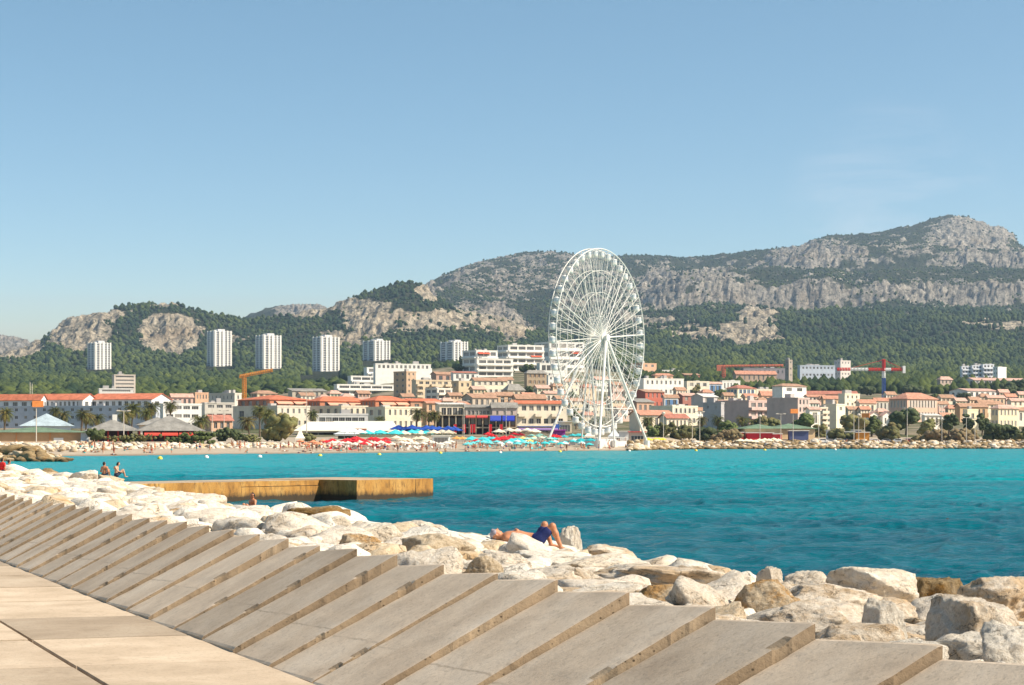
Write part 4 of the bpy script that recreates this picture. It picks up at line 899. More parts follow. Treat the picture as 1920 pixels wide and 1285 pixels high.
building('grey flanked house with a lit cream gable wall', 1543, 1568, 1585, 760, 804, 54, (240, 222, 186), ('flat', 1), (1, 2), (0, 0), .3, .3)
building('orange roofed low house right of the lemon house', 1604, 1612, 1642, 756, 782, 34, (240, 216, 180), ('gx', 'o', 7), (3, 1))
building('cream long house with orange roof left of the pink mansion', 1636, 1640, 1672, 752, 780, 26, (242, 222, 188), ('gx', 'o', 6), (4, 1), sh='w')
building('pink mansion with an orange hipped roof and two rows of shuttered windows', 1667, 1701, 1758, 748, 792, 40, (230, 178, 146), ('hip', 'o', 12), (9, 2), (5, 2), .38, .6, sh='w', name='mansion', cat='mansion')
for q, (a, b, w) in enumerate(((1624, 1652, 'leftmost'), (1650, 1674, 'middle'), (1672, 1694, 'rightmost'))):
    building('small white gabled house below the pink mansion, %s of its three' % w, a, a+5, b, 780, 806, 28, (246, 236, 216), ('gy', 'p', 9), (2, 1), (0, 0), .35, .4, group='small white gabled houses')
building('low white house between the green tree and the pink mansion front', 1728, 1734, 1762, 779, 808, 28, (240, 228, 206), ('shed', 'w', 3), (3, 1))
# ---- far right
building('old house with a reddish hipped roof alone in the wood', 1757, 1763, 1786, 712, 738, 30, (196, 168, 146), ('hip', 'p', 6), (3, 2), (0, 0), .35, .4)
for q, (a, b, w) in enumerate(((1800, 1822, 'leftmost'), (1820, 1842, 'second'), (1840, 1864, 'third'))):
    building('white balconied block at the foot of the mountain, %s of the staggered row' % w, a, a+3, b, 688-q*2, 716, 20, (222, 224, 228), ('flat', 2), (3, 4), (0, 0), .6, .45, bal=2, D=590, group='staggered white blocks', **AP)
building('bright blank white end block at the right of the staggered white blocks', 1862, 1871, 1887, 689, 722, 50, (244, 238, 226), ('flat', 1), (0, 0), (2, 4), .4, .4, D=585, **AP)
building('school with long red roof and white front at the right edge', 1808, 1826, 1925, 713, 738, 24, (226, 218, 210), ('gx', 'p', 5), (12, 2), (2, 2), .55, .5, name='school', cat='school')
building('white warehouse with red roof below the school', 1780, 1814, 1870, 733, 752, 28, (240, 232, 220), ('gx', 'p', 5), (5, 1), (3, 1), .5, .4, name='warehouse', cat='warehouse')
building('brown house with wide faded roof left of the cream garden house', 1790, 1800, 1852, 763, 792, 32, (206, 160, 112), ('gx', 'b', 7), (5, 1))
building('bright cream cube house between two round trees', 1808, 1814, 1834, 770, 806, 30, (244, 226, 178), ('flat', 1), (1, 1), (0, 0), .3, .3)
building('faded pink roofed house behind the bright cream cube house', 1828, 1836, 1866, 758, 788, 32, (236, 210, 174), ('gx', 'b', 8), (3, 2))
building('cream villa with a pink red roof near the right edge', 1858, 1872, 1910, 766, 806, 36, (240, 218, 168), ('hip', 'p', 7), (5, 2), (2, 2), .35, .5, sh='w')
building('row of pale houses cut by the right picture edge', 1888, 1896, 1950, 752, 784, 32, (236, 214, 180), ('gx', 'p', 5), (5, 2), (0, 0), .4, .4)
building('white low storage house far right by the pale row', 1900, 1906, 1960, 770, 800, 30, (236, 222, 196), ('gx', 'b', 6), (5, 1))
building('tan roofed house behind the brown wide house', 1846, 1852, 1884, 746, 768, 30, (214, 180, 140), ('gx', 'p', 5), (4, 1))
# ---- in the wood above the right town
building('low grey violet long house under the orange crane arm in the wood', 1388, 1394, 1474, 691, 712, 14, (150, 140, 142), ('flat', 2), (9, 1), (0, 0), .3, .3, dep=12, D=590)
building('low orange roofed convent in the wood under the grey violet house', 1374, 1380, 1456, 702, 718, 16, (196, 160, 130), ('gx', 'o', 7), (8, 1), (0, 0), .3, .5, dep=14, name='convent', cat='convent', D=540)
building('square stone bell tower at the end of the grey violet house', 1472, 1479, 1486, 676, 712, 44, (178, 160, 140), ('flat', 1), (1, 3), (1, 3), .35, .3, name='bell_tower', cat='tower', D=562)
building('long pale blue hospital bar in the wood', 1495, 1500, 1566, 686, 712, 16, (190, 200, 212), ('flat', 4), (9, 2), (0, 0), .5, .3, name='hospital', cat='hospital', D=575)
building('beige cube with small windows right of the pale blue bar', 1564, 1576, 1595, 677, 708, 42, (214, 200, 190), ('flat', 2), (3, 3), (2, 3), .35, .35, name='hospital', cat='hospital', D=580)
# ---- fill: small houses of the slope, each between named neighbours
FILL = [(1052,1086,716,'tiled house behind the left spokes of the wheel'),(1086,1118,726,'cream house behind the wheel hub legs'),(1108,1146,712,'pink tinted house straight behind the wheel'),(1140,1176,722,'white house behind the right spokes of the wheel'),(1060,1098,752,'brown roofed house low behind the wheel'),(1096,1134,758,'peach house low behind the middle legs of the wheel'),(1136,1172,750,'cream tiled house low behind the right legs of the wheel'),(1166,1192,736,'pale house at the right rim of the wheel'),(1150,1186,768,'orange roofed house near the right foot of the wheel'),(1076,1112,778,'ochre house near the ground behind the wheel'),
 (612,640,738,'small tiled house left of the lowest white terraces'),(836,866,742,'tiled cottage under the small white balcony block'),(1300,1326,770,'little cream house beside the grey gabled house'),(1446,1470,738,'little tiled house under the large white cube house'),(1690,1712,744,'little house behind the pink mansion'),(1756,1790,746,'tan cottage under the old house in the wood'),(1462,1500,760,'tiled cottage behind the wide mauve block'),(1758,1786,780,'low tiled house right of the pink mansion'),(1868,1892,736,'small villa right of the white warehouse'),(470,520,738,'flat roofed house behind the leftmost terracotta house'),(556,590,742,'small pale house between the terracotta roofs'),(1390,1420,744,'small tiled house behind the blue shuttered house')]
FILL += [(636,664,744,'little cream house under the left end of the white terraces'),(664,694,738,'flat cream house beneath the middle of the white terraces'),(748,776,744,'ochre house at the foot of the tan stair tower'),(850,880,758,'tiled house behind the left end of the cream pergola restaurant'),(880,910,730,'house with brown roof directly below the long cream hill house'),(905,930,742,'cream gable left of the peach house with round gable'),(950,975,756,'small house behind the roofs of the grey gable restaurant'),(975,1004,742,'cream tiled house below the grey roofed cottage'),(1000,1030,728,'peach house below the white flat hill house'),(1030,1058,724,'cream house at the left rim of the wheel'),(1036,1066,748,'pink house low at the left rim of the wheel'),(700,728,752,'little house behind the cream corner hotel roof'),(824,850,752,'white house over the ochre house end'),
 (1246,1268,728,'cream house under the right end of the long white block'),(1262,1286,732,'peach house right under the long white block'),(1312,1336,736,'cream house left of the small blue and white block'),(1344,1368,756,'little white house above the mauve block left flank'),(1352,1376,742,'tiled cottage left of the blue shuttered house'),(1416,1440,752,'ochre house just above the lit balconies of the mauve block'),(1448,1472,752,'cream house in the gap between the two mauve blocks'),(1512,1536,756,'cream tiled house above the white shallow roofed house'),(1532,1552,748,'pink house right of the cream terrace house'),(1584,1610,768,'peach house at the foot of the lemon house'),(1608,1632,768,'cream house between the lemon house and the gabled trio'),(1640,1664,772,'tiled house behind the leftmost white gable'),(1656,1680,740,'cream house behind the pink mansion left corner'),(1754,1778,758,'peach house right of the pink mansion roof'),(1772,1796,766,'cream house left of the brown wide house'),(1786,1812,752,'tiled house above the brown wide house'),(1812,1838,750,'white house under the white warehouse'),(1856,1880,758,'ochre house left of the pink red roofed villa'),(1880,1906,744,'white house over the pale row at the right edge'),(1904,1930,740,'tiled house at the right edge under the school'),(1832,1858,744,'cream gable between warehouse and pink roofed house'),
 (322,352,756,'cream house over the white annexe right half'),(414,444,766,'white cube behind the small orange roofed villa'),(592,622,746,'tiled house under the very low beige house')]
for i, (a, b, yt, lab) in enumerate(FILL):
    c = [CREAM, (226, 190, 150), WHITE, PINK, SAND][i % 5]
    building(lab, a, a+(b-a)*.25, b, yt, yt+22, 30+(i*7) % 15, c, (['gx', 'hip', 'gx'][i % 3], ['b', 'o', 'p', 'b'][i % 4], 6), (3, 2), (1, 2), .35, .45, sh=['w', '', 'g', 'n'][i % 4])
# ---- six tower blocks
def tower(lab, x0, xc, x1, yt, yb, D, th=38):
    D *= KD; t = R(th); s, c = sin(t), cos(t); k0, kc, k1 = ((x-CX)/F for x in (x0, xc, x1)); X = kc*D
    wR = (k1*D-X)/(c-k1*s); wL = (X-k0*D)/(s+k0*c); zt = EYE-(yt-HY)/F*D; zb = gz(xc, D)-14; H = zt-zb
    r = empty('tower_block', (X, D, zb), t, label=lab, cat='tower block', group='six pale tower blocks')
    mb = MB(); mb.box(0, 0, 0, wR, wL, H); mb.box(wR*.3, wL*.2, H, wR*.7, wL*.7, H+3.2); mb.box(wR*.1, wL*.3, H, wR*.25, wL*.5, H+1.6); mb.obj('wall', pm((206, 204, 202)), r)
    wm = pm((240, 234, 222)); nf = max(8, int(H/3))
    for face in 'RL':
        Wd = wR if face == 'R' else wL; pat = [(0, .10, 1), (.10, .26, 0), (.26, .36, 1), (.36, .46, 0), (.46, .60, 1), (.60, .72, 0), (.72, .80, 1), (.80, .92, 0), (.92, 1, 1)] if face == 'R' else [(0, .08, 1), (.08, .42, 0), (.42, .55, 1), (.55, .92, 0), (.92, 1, 1)]
        for a, b, solid in pat:
            m2 = MB(); w_ = (b-a)*Wd
            if solid: m2.box(-w_/2, -1.0, 0, w_/2, 0, H+.8); o = m2.obj('fin', wm, r)
            else:
                for f_ in range(nf): z = H*f_/nf; m2.box(-w_/2, -.03, z, w_/2, .0, z+H/nf*.55, 0); m2.box(-w_/2, -.25, z+H/nf*.55, w_/2, 0, z+H/nf, 1)
                o = m2.obj('window', [GLASS, pm((200, 198, 196))], r)
            u = (a+b)/2*Wd; o.location = (u, -.004, 0) if face == 'R' else (-.004, Wd-u, 0)
            if face == 'L': o.rotation_euler.z = -pi/2
TL = ['pale tower block standing alone farthest left in the wood', 'pale tower block in front of the white rock face, tallest silhouette', 'pale tower block just above the orange crane arm', 'pale tower block left of the stepped white hillside terraces, widest', 'pale tower block with stepped roof behind the white terraces', 'blue white tower block half hidden beside the white modern apartments']
for a, b in zip(TW, TL): tower(b, *a)
# ---- pavilions on the left beach
def pavilion(lab, x0, x1, ye, yr, yf, D, tl, wall=None, openf=True, red=False, th=12, name='beach_pavilion'):
    D *= KD; X0, X1 = ((x-CX)/F*D for x in (x0, x1)); w = X1-X0; d = min(w*.8, 16); zf = 1.9; ze = EYE-(ye-HY)/F*D-zf; zr = EYE-(yr-HY)/F*D-zf
    r = empty(name, (X0, D, zf), R(th), label=lab, cat='pavilion'); mb = MB(); ov = .9
    pk = (w/2, d/2, zr) if w < d*1.6 else None
    a = [(-ov, -ov, ze), (w+ov, -ov, ze), (w+ov, d+ov, ze), (-ov, d+ov, ze)]
    if pk:
        for i in range(4): mb.poly([a[i], a[(i+1) % 4], pk])
    else:
        r1, r2 = (d*.5, d/2, zr), (w-d*.5, d/2, zr); mb.poly([a[0], a[1], r2, r1]); mb.poly([a[1], a[2], r2]); mb.poly([a[2], a[3], r1, r2]); mb.poly([a[3], a[0], r1])
    mb.poly(list(reversed(a))); mb.obj('roof', TILES[tl], r)
    if openf:
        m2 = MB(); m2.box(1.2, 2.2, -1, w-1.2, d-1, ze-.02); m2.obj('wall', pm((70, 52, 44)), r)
        for i in range(6):
            m3 = MB(); q = w*i/5; m3.box(q-.16, -.16, -1.5, q+.16, .16, ze-.02); m3.obj('post', pm((168, 52, 36)), r)
        m4 = MB(); m4.box(0, -.05, -1, w, .05, .7); m4.obj('parapet', pm((150, 84, 60)), r)
    else:
        m2 = MB(); m2.box(.1, .1, -1.5, w-.1, d-.1, ze-.02); m2.obj('wall', pm(wall or (182, 150, 112)), r)
    return r, w, d, ze
r, w, d, ze = pavilion('long tan beach hut with a green roof and white door by the left edge', -30, 164, 811, 800, 832, 171, 'v', (186, 152, 114), False)
for q in (.1, .3, .62):
    mb = MB(); mb.box(0, -.1, -1.4, .3, .1, ze-.05); mb.obj('post', pm((196, 140, 90)), r, (w*q, .05, 0))
mb = MB(); mb.box(0, -.06, -.9, 2.2, .05, 1.5); mb.obj('door', pm((226, 226, 222)), r, (w*.66, .06, 0))
mb = MB(); mb.box(0, -.06, -.9, 1.8, .05, 2.6); mb.obj('notice_board', pm((214, 224, 232)), r, (w*.92, .06, 0))
mb = MB(); mb.box(0, -.12, -1.5, w*.5, -.04, .2); mb.obj('fence_panel', mat('weathered_planks', srgb(150, 120, 92), .9, .3, 3), r, (w*.05, 0, 0))
pavilion('pale blue pyramid roofed pavilion behind the green roofed hut', 42, 132, 799, 775, 820, 186, 'l', (176, 190, 200), False)
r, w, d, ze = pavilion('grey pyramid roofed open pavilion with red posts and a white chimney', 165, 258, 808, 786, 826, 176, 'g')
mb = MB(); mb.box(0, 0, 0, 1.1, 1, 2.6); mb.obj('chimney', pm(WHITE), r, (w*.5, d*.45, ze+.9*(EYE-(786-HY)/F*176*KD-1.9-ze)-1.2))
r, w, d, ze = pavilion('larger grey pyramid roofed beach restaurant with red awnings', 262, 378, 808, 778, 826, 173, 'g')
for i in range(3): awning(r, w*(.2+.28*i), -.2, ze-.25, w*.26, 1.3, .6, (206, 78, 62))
pavilion('small grey roofed pavilion behind the larger beach restaurant', 262, 330, 797, 782, 820, 190, 'g', (200, 190, 176), False)
for a in (((1396, 1468, 804, 795, 826, 244, 'v'), 'green roofed beach kiosk left of its longer twin'), ((1450, 1533, 804, 794, 826, 246, 'v'), 'longer green roofed beach kiosk beside the red stalls')):
    pavilion(a[1], *a[0], (200, 176, 140), False)
# ================================================================= the big wheel
WD = 205*KD; HUB = at(1121, 634, WD); WR = 167/F*WD; wu = Vector((.525, .851, 0)).normalized(); wn_ = Vector((wu.y, -wu.x, 0))
wz0 = 2.4
WROOT = empty('ferris_wheel', (HUB.x, HUB.y, wz0), math.atan2(wu.y, wu.x), label='tall white observation wheel standing on the far beach', cat='ferris wheel')
HZ = HUB.z-wz0; WW = 2.34          # local: x along the wheel, -y towards the viewer, z up
wmat = mat('white_wheel_steel', (.74, .71, .65), .5, .03, .3, spec=.4)
fr = lambda y0: (lambda a, t, b: (a, y0+t, HZ+b))
for y0 in (-WW/2, WW/2):
    mb = MB(); mb.ring(WR, .14, fr(y0), 120, 6); mb.obj('rim', wmat, WROOT, smooth=True)
    for q, rr_ in ((.755, .085), (.51, .075), (.24, .06)):
        mb = MB(); mb.ring(WR*q, rr_, fr(y0), 84, 5); mb.obj('brace_ring', wmat, WROOT, smooth=True)
    NS = 42; mb = MB()
    for i in range(NS):
        a0 = 2*pi*i/NS; a1 = 2*pi*(i+.5)/NS; a2 = 2*pi*(i+1)/NS
        for (ra, aa, rb, ab) in ((WR, a0, WR*.755, a1), (WR, a2, WR*.755, a1), (WR*.755, a1, WR*.51, a0), (WR*.755, a1, WR*.51, a2)):
            if ra < WR and i % 2: continue
            mb.tube((ra*cos(aa), y0, HZ+ra*sin(aa)), (rb*cos(ab), y0, HZ+rb*sin(ab)), .03, n=4)
    mb.obj('lattice', wmat, WROOT)
sp = {}
for i in range(42):
    a = 2*pi*(i+.5)/42
    for y0, yh in ((-WW/2, -1.7), (WW/2, 1.7)):
        mb = MB(); main = i % 6 == 0; mb.tube((1.0*cos(a), yh, HZ+1.0*sin(a)), (WR*cos(a), y0, HZ+WR*sin(a)), .15 if main else .075, .12 if main else .06, 6)
        mb.obj('spoke', wmat, WROOT)
mb = MB()
for i in range(42):
    a = 2*pi*(i+.5)/42
    mb.tube((WR*cos(a), -WW/2, HZ+WR*sin(a)), (WR*cos(a), WW/2, HZ+WR*sin(a)), .07, n=5); mb.tube((WR*.755*cos(a), -WW/2, HZ+WR*.755*sin(a)), (WR*cos(a), WW/2, HZ+WR*sin(a)), .022, n=4); mb.tube((WR*.755*cos(a), WW/2, HZ+WR*.755*sin(a)), (WR*cos(a), -WW/2, HZ+WR*sin(a)), .022, n=4)
mb.obj('cross_bracing', wmat, WROOT)
mb = MB(); mb.tube((0, -3.0, HZ), (0, 3.0, HZ), .75, n=20)
for y in (-1.9, 1.9): mb.tube((0, y-.18, HZ), (0, y+.18, HZ), 1.35, n=24)
mb.tube((0, -3.3, HZ), (0, -3.0, HZ), 1.0, n=20); mb.obj('hub', wmat, WROOT)
for sg in (-1, 1):
    for (fx, fy, r0) in ((-13.4, 8.0, .40), (13.4, 8.0, .40), (0, 5.2, .30)):
        mb = MB(); a = Vector((fx, sg*fy, 0)); b = Vector((fx*.02, sg*2.7, HZ-.2)); mb.tube(a, b, r0*.8, r0, 8); mb.tube(a-Vector((0, 0, 2)), a+Vector((0, 0, .3)), .9, n=8); mb.obj('leg', wmat, WROOT)
    mb = MB()
    for k in (.32, .6):
        pts = [Vector((fx*(1-k), sg*(fy*(1-k)+2.7*k), (HZ-.2)*k)) for fx, fy in ((-13.4, 8), (0, 5.2), (13.4, 8))]
        mb.tube(pts[0], pts[1], .09, n=5); mb.tube(pts[1], pts[2], .09, n=5)
    mb.obj('tie', wmat, WROOT)
# cabins
gb = MB(); gb.lathe([(0, -2.35), (.75, -2.3), (.9, -2.05), (.92, -1.55)], 14); gb.tube((0, -1.05, 0), (0, 1.05, 0), .06, n=6); gb.tube((0, 0, -2.0), (0, 0, 0), .07, n=6)
gw = MB(); gw.lathe([(.9, -1.56), (.88, -.85)], 14); gr_ = MB(); gr_.lathe([(.94, -.86), (.92, -.72), (.6, -.45), (.0, -.33)], 14)
gm = [gb.mesh('cabin', wmat, True), gw.mesh('window', mat('pale_cabin_glass', (.55, .58, .60), .15, 0, spec=.6), True), gr_.mesh('roof', wmat, True)]
for i in range(42):
    a = 2*pi*i/42
    c_ = link('gondola', gm[0], WROOT, (WR*cos(a), 0, HZ+WR*sin(a)), 0); link('window', gm[1], c_); link('roof', gm[2], c_)
mb = MB(); mb.box(-9, -4.5, -2.4, 9, 4.5, .1); mb.box(-5, -3.0, .1, 5, 3.0, .8); mb.obj('platform', pm((206, 204, 200)), WROOT)
mb = MB()
for i in range(19): mb.tube((-9+i, -4.3, .1), (-9+i, -4.3, 1.2), .04, n=4)
mb.tube((-9, -4.3, 1.15), (9, -4.3, 1.15), .05, n=4); mb.obj('railing', wmat, WROOT)
# ================================================================= palms, bushes, trees
def foliage(name, lo, hi, warm=None):
    m, n, l, p = nodes(name); G = N(n, 'NewGeometry'); oi = N(n, 'ObjectInfo')
    t = tex(n, l, 1.2, 4, .7, vec=G.outputs['Position']); t2 = tex(n, l, .25, 2, .5, vec=G.outputs['Position'])
    c = ramp(n, l, t, [(.32, lo), (.66, hi)])
    if warm: c = mixc(n, l, ramp(n, l, t2, [(.5, g(0)), (.66, g(.7))]), c, warm)
    hs = N(n, 'HueSaturation'); l.new(c, hs.inputs['Color']); mr = N(n, 'MapRange'); l.new(oi.outputs['Random'], mr.inputs[0]); mr.inputs[3].default_value = .75; mr.inputs[4].default_value = 1.25; l.new(mr.outputs[0], hs.inputs['Value'])
    l.new(hs.outputs[0], p.inputs['Base Color']); p.inputs['Roughness'].default_value = .75; p.inputs['Specular IOR Level'].default_value = .25; return m
FOL = {'g': foliage('green_foliage', (.036, .058, .016), (.12, .145, .04)), 'd': foliage('dark_foliage', (.026, .044, .016), (.085, .105, .036)), 'o': foliage('olive_foliage', (.07, .075, .025), (.16, .155, .055), (.20, .15, .06)), 'b': foliage('dry_brush', (.12, .085, .04), (.26, .19, .10), (.15, .13, .05)), 'p': foliage('palm_fronds', (.045, .06, .012), (.14, .145, .035), (.24, .17, .05)), 't': foliage('dead_palm_skirt', (.16, .10, .035), (.34, .23, .09))}
BARK = mat('bark', (.16, .115, .075), .95, .25, 3)
def frond_mesh(seed, nf, L_, droop, up0, up1, zc=0):
    r = random.Random(seed); v = []; f = []
    for i in range(nf):
        az = 2.4*i+r.uniform(-.3, .3); el = up0+(up1-up0)*(i/nf)+r.uniform(-.1, .1); ll = L_*r.uniform(.85, 1.12); P = []; p = Vector((0, 0, zc)); e = el; K = 9
        h = Vector((cos(az), sin(az), 0)); sd_ = Vector((-sin(az), cos(az), 0))
        for k in range(K+1): P.append(p.copy()); p = p+(h*cos(e)+Vector((0, 0, sin(e))))*ll/K; e -= droop/K*(1+.6*k/K)
        for k in range(1, K):
            wd = ll*.20*sin(pi*min(1, (k+.7)/K))**.6; d = (P[k+1]-P[k])
            for sg in (-1, 1):
                for q in (0, .5):
                    a = P[k]+d*q; tip = a+d*.9+sd_*sg*wd+Vector((0, 0, -wd*.55)); n_ = len(v); v += [tuple(a), tuple(a+d*.34), tuple(tip)]; f.append((n_, n_+1, n_+2))
        n_ = len(v)
        for k in range(K): n_ = len(v); v += [tuple(P[k]+sd_*.05), tuple(P[k]-sd_*.05), tuple(P[k+1]-sd_*.04), tuple(P[k+1]+sd_*.04)]; f.append((n_, n_+1, n_+2, n_+3))
    return v, f
PALM = []
for s_ in range(3):
    v, f = frond_mesh(s_+1, 42, 2.6, 1.5, 1.35, -.35); cm = mesh('crown', v, f, [FOL['p']])
    v, f = frond_mesh(s_+11, 26, 1.7, .7, -.5, -1.35, -.1); sm = mesh('dead_skirt', v, f, [FOL['t']])
    mb = MB(); r = random.Random(s_); lx, ly = r.uniform(-.5, .5), r.uniform(-.5, .5); pts = [Vector((lx*(1-(1-q)**2)-lx, ly*(1-(1-q)**2)-ly, -q)) for q in (0, .2, .4, .6, .8, 1)]
    PALM.append((cm, sm, [(p.x, p.y, p.z) for p in pts]))
PALMG = 'fan palms along the far waterfront'
def palm(px, yc, D, lab, sc=1.0):
    D *= KD; c = at(px, yc+8, D); gz_ = gz(px, D); H = max(2.5, c.z-gz_); i = random.randrange(3); cm, sm, tp = PALM[i]
    r = empty('palm_tree', (c.x, c.y, gz_), random.uniform(0, 6), label=lab, cat='palm tree', group=PALMG)
    mb = MB(); rs = [.34, .27, .24, .22, .22, .26]; pts = [(x, y, H+z*(H+.6)) for x, y, z in tp]; mb.path(list(reversed(pts)), rs, 8); mb.obj('trunk', BARK, r)
    a = link('crown', cm, r, (tp[0][0], tp[0][1], H)); b = link('dead_skirt', sm, r, (tp[0][0], tp[0][1], H)); a.scale = b.scale = (sc, sc, sc)
PL = [(8,768,180,'palm cut by the left picture edge'),(102,764,245,'palm with a green crown behind the pale blue pavilion, left of its pair'),(117,772,240,'palm behind the pale blue pavilion, right of its pair'),(152,770,196,'broad palm right of the pale blue pavilion'),(160,775,200,'shorter palm leaning on the broad palm beside the pale blue pavilion'),(186,778,214,'small palm before the long blue grey block'),(237,772,196,'low tan palm beside the white chimney pavilion'),(246,760,200,'tall palm behind the white chimney pavilion'),(272,768,205,'tan palm left of the palm on the red awning restaurant'),(285,757,210,'tall palm above the red awning restaurant'),(319,754,215,'tallest palm in front of the white annexe'),(378,782,200,'short palm at the right end of the red awning restaurant'),
 (487,762,225,'tall palm left of the big olive bush'),(507,767,222,'bushy palm right behind the big olive bush'),(468,784,215,'short palm left of the olive bush palms'),(497,774,220,'palm squeezed between the two olive bush palms'),(585,770,250,'small palm on the restaurant terrace'),(711,780,262,'pale palm by the cream corner hotel'),(780,768,232,'tall palm left of the dark veranda'),(803,772,236,'bushy palm at the dark veranda end'),(815,770,236,'palm touching the dark veranda wall'),
 (1215,782,240,'palm right of the wheel foot'),(1272,780,250,'bushy palm before the cream corner house'),(1282,786,250,'small palm beside the bushy palm at the cream corner house'),(1314,780,252,'palm under the grey gabled house'),(1345,780,255,'thin palm before the mauve block left end'),(1392,781,252,'palm in front of the mauve block right end'),(1408,788,252,'low palm beside the mauve block palm'),(1640,788,262,'palm beside the small gabled houses'),(1768,786,262,'palm right of the pink mansion')]
for px, yc, D, lab in PL: palm(px, yc, D, lab, random.uniform(1.05, 1.4))
def blobs(seed, n_, ell, leaf, flat=1.0):
    """crown: leaf clumps through an uneven volume with gaps"""
    r = np.random.default_rng(seed); V, FF = [], []; off = 0
    lob = r.normal(size=(7, 3)); lob /= np.linalg.norm(lob, axis=1)[:, None]; lob *= r.uniform(.35, .7, 7)[:, None]; lr = r.uniform(.3, .55, 7)
    for i in range(n_):
        k = r.integers(0, 7); d = r.normal(size=3); d /= np.linalg.norm(d); c = (lob[k]+d*lr[k]*r.uniform(.6, 1.05))*np.array(ell)
        pv, pf = PRO[r.integers(0, 6)]; s_ = leaf*r.uniform(.5, 1.3); a = r.uniform(0, 6.3); q = pv*np.array([s_, s_, s_*.75*flat])
        q = np.stack([q[:, 0]*cos(a)-q[:, 1]*sin(a), q[:, 0]*sin(a)+q[:, 1]*cos(a), q[:, 2]], -1)+c; V.append(q); FF.append(pf+off); off += len(q)
    return np.concatenate(V), np.concatenate(FF)
def tree(px0, px1, yt, yb, kind, lab, D=None, name='tree', cat='tree', leaf=.16, group=None):
    xc = (px0+px1)/2; D = D*KD if D else depth_for(xc, yb); w = (px1-px0)/F*D; zt = EYE-(yt-HY)/F*D; z0 = min(gz(xc, D), zt-1.2); h = zt-z0
    bush = name in ('bush', 'hedge'); r = empty(name, ((xc-CX)/F*D, D, z0), 0, label=lab, cat=cat, group=group)
    cz = h*.5 if bush else h*.62; hh = h*.62 if bush else h*.46
    v, f = blobs(abs(hash((px0, yt))) % 9999, 170 if w > 6 else 110, (w*.56, min(w, 9)*.5, hh), leaf*min(w, h*1.6)); 
    link('crown', mesh('crown', v, f, [FOL[kind]]), r, (0, 0, cz))
    if not bush:
        mb = MB(); t = w*.03+.08; mb.path([(0, 0, -.5), (t*.6, 0, cz*.5), (0, t*.5, cz)], [t*1.5, t*1.1, t*.7], 8)
        for a in range(4): mb.tube((t*.3, 0, cz*(.5+.1*a)), (cos(a*1.7)*w*.28, sin(a*1.7)*w*.25, cz+hh*.25), t*.55, t*.2, 6)
        mb.obj('trunk', BARK, r)
